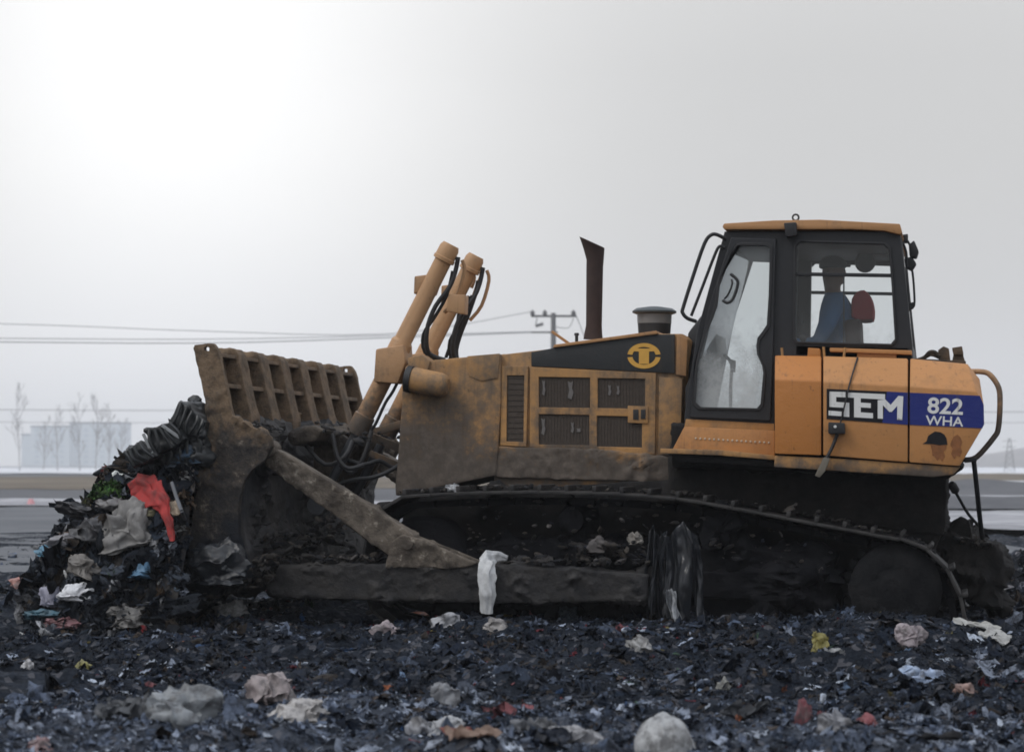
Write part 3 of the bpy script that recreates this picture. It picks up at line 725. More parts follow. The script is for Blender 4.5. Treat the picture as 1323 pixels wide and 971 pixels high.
mb = MB(); mb.prism([(1064,590),(1072,592),(1066,608),(1059,617),(1053,614),(1058,603)], .0, .04, .008); mb.build('strap_end', plain('frayed_strap', (.15, .135, .11), .9), lamp, rough=.006, rsc=20)
# decals
mb = MB(); mb.prism([(1068,502),(1146,505.5),(1140,546),(1068,541)], .046, .049, 0); mb.build('black_sign_band', M['decalblack'], B)
mb = MB(); mb.prism([(1146,505.5),(1173,507),(1173,548.5),(1140,546)], .046, .049, 0); mb.prism([(1175.5,507),(1266,511),(1271,523),(1271.5,548),(1269,553),(1175.5,548.5)], .046, .049, 0); mb.build('blue_sign_band', M['blue'], B)
c4 = lambda q: [(1040 + x/3.596, 430 + y/3.596) for x, y in q]
mb = MB()
for q in ([(114,272),(188,274),(188,299),(145,297),(145,320),(206,324),(206,390),(180,388),(180,347),(114,343)],       # S
          [(110,360),(170,365),(170,386),(110,382)],
          [(200,276),(372,284),(372,309),(259,303),(259,323),(306,326),(306,348),(259,345),(259,368),(316,372),(316,396),(228,391),(228,301),(200,299)],   # E with its long top bar
          [(338,312),(338,397),(362,398),(362,335),(392,366),(403,366),(429,338),(428,402),(452,404),(457,294),(434,292),(398,334),(374,309)]):
    mb.prism(c4(q), .0425, .0455, 0)
mb.build('white_lettering', M['white'], B, ang=20)
def text(body, px, py, hpx, Y, slant=3.0, bold=.02, wide=1.0):
    cu = bpy.data.curves.new('t', 'FONT'); cu.body = body; cu.align_x = 'CENTER'; cu.size = 1.0; cu.offset = bold; cu.extrude = .01
    ob = bpy.data.objects.new('t', cu); me = bpy.data.meshes.new_from_object(ob); bpy.data.objects.remove(ob); bpy.data.curves.remove(cu)
    h = max(v.co.y for v in me.vertices); s = hpx * mpp(Y) / h; a = math.radians(-slant); o = P(px, py, Y)
    for v in me.vertices:
        x, y, z = v.co; x *= s * wide; y *= s
        v.co = (o.x + x * math.cos(a) - y * math.sin(a), Y - z * .1, o.z + x * math.sin(a) + y * math.cos(a))
    return me
me = text('822', 1221, 534, 20, .045, 3, .022, 1.08); 
bm = bmesh.new(); bm.from_mesh(me); bm.from_mesh(text('WHA', 1220, 549.5, 12, .045, 3, .012, 1.12)); bm.to_mesh(me); bm.free()
linkmesh('model_lettering', me, M['white'], B, 20)
mb = MB(); mb.prism([(1192,573),(1197,570),(1199,563),(1203,560),(1208,557),(1215,558),(1220,561),(1223,566),(1224,574),(1214,575),(1205,573.5)], .0465, .05, 0); mb.build('burnt_hole', M['decalblack'], tank)
mb = MB(); mb.prism([(1202,574),(1213,575),(1223,574.5),(1222,580),(1219,583),(1221,588),(1217,596),(1214,591),(1211,595),(1207,588),(1205,589),(1204,581)], .047, .05, 0); mb.prism([(1229,570),(1232,564),(1237,561),(1241,565),(1243,571),(1241,577),(1243,583),(1240,590),(1236,587),(1233,593),(1229,586),(1231,579),(1228,575)], .047, .05, 0); mb.build('rust_patch', M['rust'], tank)
# rear rail and top fittings
mb = MB()
for dy in (.32, .42): mb.tube([P(1250,480,dy), P(1268,480,dy), P(1279,484,dy), P(1290,500,dy), P(1292,520,dy), P(1290,552,dy), P(1284,565,dy), P(1262,590,dy), P(1246,594,dy)], .019, 12, smooth=3)
mb.build('rear_guard_rail', M['cylpaint'], B)
mb = MB(); mb.prism([(1240,590),(1262,591),(1262,596),(1240,597)], .25, .5, .004); mb.tube([P(1258,594,.4), P(1262,630,.45), P(1265,660,.6), P(1269,694,.9)], .017, 10); mb.build('ladder_leg', M['black'], B)
mb = MB(); mb.tube([P(1230,627,.45), P(1240,645,.6), P(1252,665,.75), P(1268,682,.9)], .011, 8); mb.spin(P(1229,624,.45), P(1236,636,.5), [(0,.02),(.2,.03),(.8,.03),(1,.015)], 12); mb.build('rear_hose', M['rubber'], B)
mb = MB(); mb.prism([(1184,463),(1248,466),(1248,470),(1184,467)], .5, 1.1, .004); mb.prism([(1212,452),(1219,447),(1226,450),(1228,466),(1213,465)], .6, .75, .006); mb.prism([(1230,449),(1243,447),(1245,458),(1232,458)], .62, .78, .006); mb.prism([(1232,457),(1244,457),(1247,467),(1230,467)], .65, .75, .004)
mb.tube([P(1182,466,.6), P(1194,462,.6), P(1201,455,.6), P(1208,455,.6), P(1213,460,.6)], .014, 8); mb.tube([P(1190,466,.8), P(1202,458,.8), P(1214,462,.8)], .012, 8); mb.build('tank_valves', mudmat('valve_brass', (.03,.026,.022), (.13,.085,.05), .6, .008, 12), B)

# --- blade
EP = [(250,450),(252,446),(266,443.3),(266.6,447),(263.4,448.5),(263.2,452),(266,454),(270,453.2),(270.6,449.5),(267.6,447),(267.2,443.3),(275,444),(281,452),(284,462),(300,538),(312,548),(338,556),(350,566),(351,576),(342,594),(326,606),(314,622),(308,650),(308,690),(318,715),(323,745),(318,757),(285,768),(250,773),(239,756),(243,715),(250,660),(260,600),(268,560),(268,530)]
BN, BF = -.5, 3.2
mb = MB(); mb.prism(EP, BN, BN + .06, 0)
MOLD = [(262,535),(296,540),(312,600),(312,680),(318,715),(320,742),(290,766),(252,770),(250,745),(256,690),(262,640),(268,600),(268,570)]
mbl = MB(); mbl.prism(MOLD, BN + .06, BF - .06, .012, ty=BN)
for z0, z1, o in ((600, 612, 18), (690, 706, 16)): mbl.prism([(300,z0),(300+o,z0+1),(300+o,z1),(300,z1)], BN + .3, BF - .3, .012, ty=BN)
blade = mbl.build('blade', M['moldboard'], B, 60, rough=.04, rsc=6, sub=.06, bias=.2)
e0 = mb.build('end_plate', M['blade'], blade, 60, rough=.035, rsc=8, sub=.028, bias=.0)
dup(e0, blade, BF - BN - .06)
mb = MB(); mb.prism([(254,452),(259,452),(276,540),(270,540)], BN + .06, BF - .06, .004, ty=BN); mb.build('rack_plate', M['blade'], blade, 60, rough=.03, rsc=7, sub=.06, bias=.1)
mb = MB(); mb.prism([(252,452),(256,446),(276,446),(281,453),(299,538),(300,560),(272,560),(268,530)], BN, BN + .20, .012); r0 = mb.build('rack_rib', M['blade'], blade, 60, rough=.014, rsc=9, sub=.03, bias=.1)
n = 7; sp = (BF - BN - .06) / n; r0.location.y = sp - .07
for i in range(2, n): dup(r0, blade, sp * (i - 1))
for py, pw in ((455, 5), (494, 6)):
    mb = MB(); x0 = 253 + (py - 450) * .18; mb.prism([(x0 + 3,py),(x0 + 25,py),(x0 + 26,py + pw),(x0 + 4,py + pw)], BN + .06, BF - .06, .006, ty=BN); mb.build('rack_bar', M['blade'], blade, rough=.004)
mb = MB()                                   # brackets on the back of the blade that take the lift rods
for yy in (.95, 1.86):
    mb.prism([(405,566),(436,556),(456,572),(452,596),(430,632),(404,636)], yy, yy + .07, .01, ty=.95)
mb.prism([(395,560),(425,550),(438,557),(430,570),(398,576)], .5, 2.2, .02, ty=.95)
mb.build('lift_bracket', M['bracket'], blade, 60, rough=.02, rsc=9, sub=.035, bias=.1)

# --- push arms with brace struts
def build_arm(dy):
    mb = MB(); mb.prism([(343,752),(346,736),(354,729),(500,728),(640,730),(735,733),(838,742),(837,775),(735,778),(640,779),(520,776),(346,771)], -.27, -.03, .02)
    mb.prism([(820,735),(862,728),(880,745),(878,776),(858,790),(835,782)], -.2, .12, .03)
    mb.shift(dy); a = mb.build('push_arm', M['arm'], B, 60, rough=.03, rsc=9, sub=.03, bias=.05)
    mb = MB(); mb.prism([(342,600),(340,588),(350,578),(364,584),(440,630),(528,686),(540,700),(534,716),(512,722),(500,716),(430,664)], -.25, -.10, .014); mb.shift(dy); s = mb.build('brace_strut', M['strut'], B, 60, rough=.012, rsc=12, sub=.03, bias=.15)
    mb = MB(); mb.prism([(505,700),(520,690),(544,698),(580,712),(616,727),(600,733),(498,733)], -.29, -.24, .01); mb.prism([(505,700),(520,690),(544,698),(580,712),(616,727),(600,733),(498,733)], -.09, -.05, .01, ty=-.29)
    c = P(528,703,-.29); mb.spin((c.x,-.31,c.z), (c.x,-.03,c.z), [(0,.01),(0,.032),(1,.032),(1,.01)], 14); mb.shift(dy); mb.build('strut_bracket', M['strut'], a, 60, rough=.012, rsc=10, sub=.03)
    mb = MB(); c = P(342,580,-.3); mb.spin((c.x,-.48,c.z), (c.x,-.06,c.z), [(0,.02),(0,.06),(.1,.065),(.9,.065),(1,.05)], 16); mb.shift(dy); mb.build('strut_pin', M['strut'], s, rough=.006)
build_arm(0.0); build_arm(2.92)

# --- lift cylinders
def cyl_prof(L, items): return items
Yl = .84; k = mpp(Yl)
def build_cyl(dy):
    o = Vector((0, dy, 0)); top, mid, low, rod = P(583,316,Yl)+o, P(505,472,Yl)+o, P(460,560,Yl)+o, P(412,652,Yl)+o
    L = (low - top).length; t = lambda m: m / L
    mb = MB(); mb.spin(top, low, [(0, .02), (0, .06), (t(.03), .074), (t(.10), .076), (t(.105), .082), (t(.13), .082), (t(.135), .064), (t(.78), .066), (t(.8), .082), (t(.98), .082), (t(1.0), .066), (.9, .066), (.905, .078), (1, .078), (1, .03)])
    ob = mb.build('lift_cylinder', M['cylpaint'], B, rough=.002)
    mb = MB(); mb.spin(low, rod, [(0, .034), (1, .034)]); mb.spin(rod + Vector((0,-.07,0)), rod + Vector((0,.07,0)), [(0,.03),(0,.07),(1,.07),(1,.03)]); mb.build('piston_rod', M['chrome'], ob)
    mb = MB(); mb.prism([(491,452),(527,446),(529,470),(519,496),(488,494)], Yl - .13, Yl + .13, .016, ty=Yl).shift(dy); mb.build('cylinder_yoke', M['cylpaint'], ob, rough=.004)
    mb = MB()
    c = lambda *q: [P(x, y, Yl + yy) + o for x, y, yy in q]
    mb.tube(c((592,332,0),(588,352,.0),(580,372,-.02),(563,395,-.02),(553,420,-.02),(551,443,0),(556,458,.05),(575,465,.1)), .017, 10)
    mb.tube(c((585,350,.05),(577,382,.06),(560,412,.06),(547,432,.06),(549,455,.08),(570,468,.14)), .013, 10)
    mb.tube(c((520,480,-.02),(508,505,-.03),(498,520,-.03),(485,548,-.03),(478,556,-.02)), .012, 8)
    mb.build('hydraulic_hose', M['rubber'], ob)
    mb = MB(); mb.prism([(536,357),(552,355),(548,374),(535,380)], Yl - .02, Yl + .12, .01, ty=Yl); (mb.prism([(580,380),(602,381),(601,406),(577,402)], Yl - .02, Yl + .10, .01, ty=Yl) if dy == 0 else None); mb.prism([(562,350),(572,345),(560,380),(550,385)], Yl + .06, Yl + .12, .006, ty=Yl); mb.shift(dy); mb.build('pipe_clamp', M['cylpaint'], ob)
    mb = MB(); mb.tube(c((597,336,.02),(600,350,.04),(590,384,.05),(574,404,.05)), .014, 8); mb.tube(c((570,330,.08),(562,360,.1),(545,395,.1),(530,425,.1)), .014, 8); mb.build('hydraulic_pipe', M['cylpaint'], ob)
    return ob
build_cyl(0.0)
lc = build_cyl(.90)
mb = MB(); mb.tube([P(602,334,1.9), P(618,342,1.9), P(622,354,1.9), P(617,368,1.9), P(611,385,1.9)], .016, 8); mb.tube([P(606,345,1.9), P(613,358,1.9), P(609,372,1.9)], .014, 8); mb.build('bent_pipe', M['cylpaint'], lc)
mb = MB(); mb.tube([P(612,382,1.9), P(604,405,1.9), P(594,430,1.9), P(588,452,1.9), P(590,468,1.9)], .026, 10); mb.tube([P(606,382,1.9), P(596,412,1.9), P(584,440,1.9), P(576,462,1.9)], .014, 8); mb.tube([P(600,380,1.9), P(592,405,1.9), P(588,440,1.9), P(580,465,1.9)], .010, 8); mb.build('hose_bundle', M['rubber'], lc)
mb = MB(); mb.spin(P(527,489,.6), P(579,499,.6), [(0,.02),(0,.075),(.02,.085),(.10,.088),(.12,.092),(.8,.09),(.93,.08),(1,.055),(1,.01)], 24); tru = mb.build('trunnion_housing', M['guard'], B, rough=.004)
mb = MB(); mb.spin(P(524,489,.6), P(533,490.5,.6), [(0,.06),(.1,.098),(.9,.1),(1,.06)], 24); mb.build('seal_ring', M['rubber'], tru, rough=.004)
mb = MB(); mb.prism([(526,462),(545,458),(556,466),(552,480),(528,482)], .66, .85, .012); mb.build('trunnion_bracket', M['guard'], tru, rough=.004)
# front cross tubes between radiator guard and blade
for a, b, w in ((P(470,560,1.0), P(520,580,1.0), .06), (P(448,568,1.4), P(520,548,1.4), .055), (P(478,585,1.25), P(518,602,1.25), .05)):
    MB().bar(a, b, w, .05).build('guard_bracket', M['guard'], B, rough=.006)
mb = MB()
for a in ([P(520,598,.8), P(500,610,.75), P(480,617,.72), P(455,620,.72), P(430,628,.72)], [P(520,606,1.0), P(505,603,.98), P(490,595,.95), P(470,600,.9), P(445,592,.9)], [P(455,570,.7), P(445,590,.6), P(420,600,.6), P(395,575,.6)], [P(480,556,.7), P(470,590,.66), P(455,610,.66), P(440,600,.66)], [P(430,560,.5), P(436,590,.45), P(450,605,.45), P(470,600,.5)]): mb.tube(a, .016, 8)
mb.build('front_hose', M['rubber'], B)

# --- mud and rags lying on the machine
pts, nr, sz, cc = [], [], [], []
def clods(n, f, s0, s1):
    for _ in range(n):
        p, nn = f(); pts.append(p[:]); nr.append(nn); sz.append(s0 * (s1 / s0) ** (random.random() ** 1.5))
up = (0, 0, 1)
def on_line(q, Y0, Y1, j=3):
    def f():
        i = random.randrange(len(q) - 1); t = random.random()
        x = q[i][0] + (q[i+1][0] - q[i][0]) * t; y = q[i][1] + (q[i+1][1] - q[i][1]) * t
        return P(x, y + random.uniform(-j, j * .5), Y0) + Vector((0, random.random() ** 1.5 * (Y1 - Y0), 0)), up
    return f
clods(240, on_line([(515,637),(650,629),(870,637),(1050,668),(1190,700)], .02, .5, 2), .012, .045)
clods(240, on_line([(350,726),(500,724)], -.26, .0, 5), .012, .08)
clods(70, on_line([(640,728),(740,728),(840,730)], -.26, .1, 4), .02, .10)
clods(110, on_line([(740,722),(800,712),(870,722)], -.1, .1, 14), .012, .09)
clods(300, on_line([(250,765),(300,755),(345,742)], -.55, -.2, 26), .015, .10)
clods(90, on_line([(310,545),(345,560)], -.46, 0.1, 2), .01, .04)
clods(90, on_line([(395,552),(450,560),(470,575)], .3, 2.3, 8), .012, .07)
clods(150, on_line([(420,680),(350,712),(320,725)], -.3, 1.2, 22), .015, .10)
clods(60, on_line([(1215,695),(1290,712)], .9, 1.6, 4), .04, .12)
clods(160, on_line([(600,690),(800,700),(1080,715)], .06, .14, 60), .015, .06)
n = len(pts); tone = np.array([(.035, .032, .03), (.055, .048, .042), (.08, .07, .06), (.02, .02, .022), (.14, .13, .125), (.03, .035, .05)])[rng.choice(6, n, p=[.28, .26, .16, .2, .04, .06])] * rng.uniform(.7, 1.3, (n, 1))
clod = scatter('mud_clods', pts, nr, sz, tone, M['litter'], .5, B, .2, protos=[0, 1, 11, 15, 16, 17, 18, 19, 20, 15, 16, 17, 18, 19, 20, 15, 16, 17, 18, 19, 20])
clod['kind'] = 'stuff'
#PART3
# ------------------------------------------------------------------ driver
def skinned(name, joints, edges, root, mat, sub=2):
    me = bpy.data.meshes.new(name); me.from_pydata([j[0] for j in joints], edges, [])
    o = bpy.data.objects.new(name, me); COL.objects.link(o)
    sk = o.modifiers.new('s', 'SKIN'); sk.use_smooth_shade = True
    if not me.skin_vertices: me.skin_vertices.new()
    for i, j in enumerate(joints):
        r = j[1]; me.skin_vertices[0].data[i].radius = (r, r) if not isinstance(r, tuple) else r
        me.skin_vertices[0].data[i].use_root = (i == root)
    s = o.modifiers.new('u', 'SUBSURF'); s.levels = sub; s.render_levels = sub
    dg = bpy.context.evaluated_depsgraph_get(); dg.update()
    m2 = bpy.data.meshes.new_from_object(o.evaluated_get(dg)); bpy.data.objects.remove(o); return m2
Hd = P(1076, 352, 1.3)
def R_(dx, dy, dz): return Hd + Vector((dx, dy, dz))
J = [(R_(.10, 0, -.72), .165), (R_(.07, 0, -.58), .165), (R_(.035, 0, -.40), .17), (R_(.015, 0, -.25), .135), (R_(.0, 0, -.155), .062), (R_(-.005, 0, -.10), .062), (R_(0, 0, -.02), .088), (R_(.005, 0, .06), .085), (R_(.01, 0, .10), .05)]
E = [(i, i+1) for i in range(8)]
for s in (-1, 1):
    b = len(J)
    J += [(R_(.02, s*.17, -.23), .085), (R_(-.03, s*.24, -.40), .07), (R_(-.10, s*.25, -.52), .05), (R_(-.22, s*.22, -.53), .042), (R_(-.31, s*.20, -.50), .034), (R_(-.37, s*.19, -.49), .036)]
    E += [(3, b)] + [(b+i, b+i+1) for i in range(5)]
    h = b + 5
    for f, (fy, fl) in enumerate(((-.03, .07), (-.01, .08), (.01, .078), (.03, .06))):
        c = len(J); J += [(R_(-.405, s*.19 + fy, -.485), .011), (R_(-.405 - fl*.55, s*.19 + fy, -.50), .0095), (R_(-.405 - fl*.5, s*.19 + fy, -.535), .008)]; E += [(h, c), (c, c+1), (c+1, c+2)]
    c = len(J); J += [(R_(-.37, s*.19 - s*.045, -.475), .012), (R_(-.41, s*.19 - s*.055, -.49), .010)]; E += [(h-1, c), (c, c+1)]
    c = len(J); J += [(R_(.06, s*.10, -.76), .105), (R_(-.16, s*.12, -.74), .088), (R_(-.36, s*.13, -.74), .068), (R_(-.38, s*.13, -.95), .058), (R_(-.36, s*.13, -1.12), .045), (R_(-.40, s*.13, -1.14), .045), (R_(-.52, s*.14, -1.16), .038)]
    E += [(0, c)] + [(c+i, c+i+1) for i in range(6)]
pm = skinned('person', J, E, 0, None)
skin = plain('skin', (.16, .09, .065), .6, .15); jacket = plain('jacket_blue', (.05, .13, .27), .85, .3, 18); trous = plain('trousers_dark', (.02, .022, .03), .85, .3, 18)
bm = bmesh.new(); bm.from_mesh(pm)           # face: nose, brow, chin, ears pulled out of the one surface; head looks back over the shoulder
for v in bm.verts:
    r = v.co - Hd
    if r.z > -.09:
        v.co.y = Hd.y + r.y * .86
        for c, rad, push in ((Vector((.09, -.02, -.01)), .03, Vector((.03, -.008, -.008))), (Vector((.085, -.02, .035)), .04, Vector((.008, 0, 0))), (Vector((.07, -.015, -.075)), .04, Vector((.018, 0, 0))), (Vector((.085, -.02, -.05)), .022, Vector((.008, 0, 0))), (Vector((0, .08, 0)), .03, Vector((-.01, .016, 0))), (Vector((0, -.08, 0)), .03, Vector((-.01, -.016, 0)))):
            d = (r - c).length
            if d < rad * 1.6: v.co += push * (1 - sm(0, rad * 1.6, d))
bm.to_mesh(pm); bm.free()
for m_ in (jacket, skin, trous): pm.materials.append(m_)
for p in pm.polygons:
    r = p.center - Hd; p.material_index = 1 if (r.z > -.15 or r.x < -.33 and r.z > -.6) else (2 if r.z < -.66 else 0)
person = linkmesh('person', pm, None, None, 0)
tag(person, 'person in a dark blue jacket and cap sitting at the controls inside the cab', 'person')
eye = MB()
for yy in (-.05, .012): eye.spin(R_(.083, yy, .012), R_(.092, yy, .012), [(0, .012), (.6, .010), (1, .004)], 10)
eye.build('eyes', plain('eye_dark', (.02, .02, .02), .3), person)
mb = MB(); mb.spin(R_(.0, 0, .03), R_(.0, 0, .125), [(0, .09), (.1, .1), (.5, .098), (.85, .07), (1, .02)], 24)
mb.prism_w([R_(.04, -.07, .045), R_(.12, -.05, .04), R_(.13, 0, .042), R_(.12, .05, .04), R_(.04, .07, .045)], [R_(.04, -.07, .055), R_(.12, -.05, .05), R_(.13, 0, .052), R_(.12, .05, .05), R_(.04, .07, .055)], .002)
mb.build('cap', plain('cap_dark', (.02, .021, .026), .85), person)

# ------------------------------------------------------------------ rubbish heap in front of the blade
PROF = [(34,768),(52,728),(74,690),(100,648),(128,618),(160,598),(200,578),(235,560),(258,552),(272,560)]
nu, nvv = 90, 90
pw = [P(x, y, -.35) for x, y in PROF]
def prof(t):
    f = t * (len(pw) - 1); i = min(int(f), len(pw) - 2); f -= i
    return pw[i] * (1 - f) + pw[i+1] * f
hv = []
y0, y1 = -1.15, 3.1
for j in range(nvv):
    yy = y0 + (y1 - y0) * (j / (nvv - 1)) ** 1.35
    kf = sm(-1.15, -.25, yy) ** .75
    kb = 1 - .25 * sm(1.0, 3.1, yy)
    for i in range(nu):
        p = prof(i / (nu - 1)); base = -.06
        q = Vector((p.x, yy, p.z * .9))
        bul = 1 + .16 * noise.noise(q * 1.7) + .10 * noise.noise(q * 4)
        x = p.x + (1 - kf) * (.42 * (1 - i / nu) - .06) + .07 * noise.noise(q * 3 + Vector((9, 3, 1))) - .14 * sm(.3, 1.6, yy)*0
        hv.append((x, yy + .05 * noise.noise(q * 4.2), base + (p.z - base) * kf * kb * bul))
hf = [(j*nu+i, j*nu+i+1, (j+1)*nu+i+1, (j+1)*nu+i) for j in range(nvv-1) for i in range(nu-1)]
hm = bpy.data.meshes.new('rubbish_heap'); hm.from_pydata(hv, [], hf)
heap = tag(linkmesh('rubbish_heap', hm, mudmat('heap_muck', (.012, .012, .015), (.045, .04, .037), .7, .05, 9), ang=0), 'dark heap of compacted household rubbish pushed up before the blade', 'rubbish heap', kind='stuff')
hbvh = BVHTree.FromPolygons(hv, hf)
def hit(px, py):
    d = ray(px, py); best = None
    for b in (hbvh, gbvh):
        h = b.ray_cast(CAMP, d)
        if h[0] is not None and (best is None or h[3] < best[3]): best = h
    n = best[1] if best[1].dot(d) < 0 else -best[1]
    return best[0], n
def on_heap(px, py):
    while hbvh.ray_cast(CAMP, ray(px + 7, py - 5))[0] is None or hbvh.ray_cast(CAMP, ray(px - 7, py - 3))[0] is None:
        px += 3; py += 1.2
        if px > 230: break
    return px, py
pts, nr, sz, lt = [], [], [], []
tri = [(Vector(hv[f[0]]), Vector(hv[f[1]]), Vector(hv[f[2]]), Vector(hv[f[3]])) for f in hf]
area = np.array([((t[2]-t[0]).cross(t[3]-t[1])).length * (2.2 if t[0].y < .6 else 1) for t in tri]); area /= area.sum()
for ix in rng.choice(len(tri), 4200, p=area):
    t = tri[ix]; u, w = random.random(), random.random()
    p = t[0].lerp(t[1], u).lerp(t[3].lerp(t[2], u), w); n = (t[2]-t[0]).cross(t[3]-t[1]).normalized()
    if n.z < 0 and n.y > 0: n = -n
    if n.dot(CAMP - p) < 0: n = -n
    pts.append(p[:]); nr.append(n[:]); s = .03 * (7.0 ** (random.random() ** 1.7)); sz.append(s); lt.append(.75 + 1.3 * noise.noise(p * 1.8))
cols = palette(len(pts), np.array(lt)) * np.array([1.12, 1.0, .84])
tag(scatter('heap_litter', pts, nr, sz, cols, M['litter'], .5, lift=.06, protos=HEAPP), 'torn bags, films and scraps covering the pushed rubbish heap', 'litter', kind='stuff')

# ------------------------------------------------------------------ single pieces of rubbish
def filmmat(name, c, rough=.4, var=.3, sc=14, dirt=.6, trans=0.0):
    m, nt = newmat(name); v, _ = pos(nt); n = nz(nt, v, sc, 7, .65); n2 = nz(nt, v, sc * .9, 7, .75)
    col = mixc(nt, n, tuple(x * (1 + var) for x in c), tuple(x * (1 - var) for x in c))
    col = mixc(nt, mth(nt, 'MULTIPLY', sstep(nt, n2, .45, .62), dirt), col, (.045, .042, .042))
    p = nd(nt, 'ShaderNodeBsdfPrincipled', Base_Color=col, Roughness=rough, Normal=bump(nt, n, .01, .6))
    return finish(m, nt, p.outputs[0])
def bagmesh(seed, sx, sy, sz_, amp=.35, sub=5, fold=1.0):
    bm = bmesh.new(); bmesh.ops.create_icosphere(bm, subdivisions=sub, radius=.5)
    o = Vector((seed * 3.7, seed * 1.3, 0))
    for v in bm.verts:
        q = v.co * 2.2 + o
        w = noise.noise_vector(q) * .8
        c1 = abs(noise.noise((q + w) * 1.1)); c2 = abs(noise.noise(q * 2.6 + w * 1.5)); c3 = abs(noise.noise(q * 6 + w * 2.5))
        v.co *= 1 + amp * 1.15 * noise.noise(q * .9) + amp * fold * (1.3 * (.22 - c1) + .75 * (.22 - c2) + .35 * (.2 - c3))
        v.co += noise.noise_vector(q * 1.7 + Vector((5, 5, 5))) * (.17 if amp > .2 else .02)
        if v.co.z < -.15:
            s_ = 1 + min(.25, (-.15 - v.co.z) * .8); v.co.x *= s_; v.co.y *= s_; v.co.z = -.15 + (v.co.z + .15) * .3
        v.co = Vector((v.co.x * sx, v.co.y * sy, v.co.z * sz_))
    me = bpy.data.meshes.new('bag'); bm.to_mesh(me); bm.free(); return me
def sheetmesh(seed, sx, sy, amp, n=26, curl=0.0, thick=.004):
    vs, fs = crumple_grid(n, amp, seed, 1.0, curl)
    bm = bmesh.new(); V = []
    for x, y, z in vs:
        q = Vector((x * 9 + seed, y * 9, seed)); z += .05 * amp * noise.noise(q) * 2
        V.append(bm.verts.new((x * sx, y * sy, z * max(sx, sy) * .6)))
    for f in fs: bm.faces.new([V[i] for i in f])
    bmesh.ops.solidify(bm, geom=bm.faces[:], thickness=thick)
    me = bpy.data.meshes.new('sheet'); bm.to_mesh(me); bm.free(); return me
def put(name, me, mat, px, py, label, cat, rot=(0, 0, 0), group=None, lift=.0, toward=.0, at=None):
    p, n = hit(px, py) if at is None else (at, Vector((0, 0, 1)))
    o = linkmesh(name, me, mat, None, 55)
    d = (CAMP - p).normalized()
    o.location = p + Vector((0, 0, lift)) + d * toward
    o.rotation_euler = rot
    return tag(o, label, cat, group)
def C(r, g, b):
    f = lambda v: (v/255/12.92 if v < 10 else ((v/255 + .055)/1.055) ** 2.4)
    return (f(r), f(g), f(b))
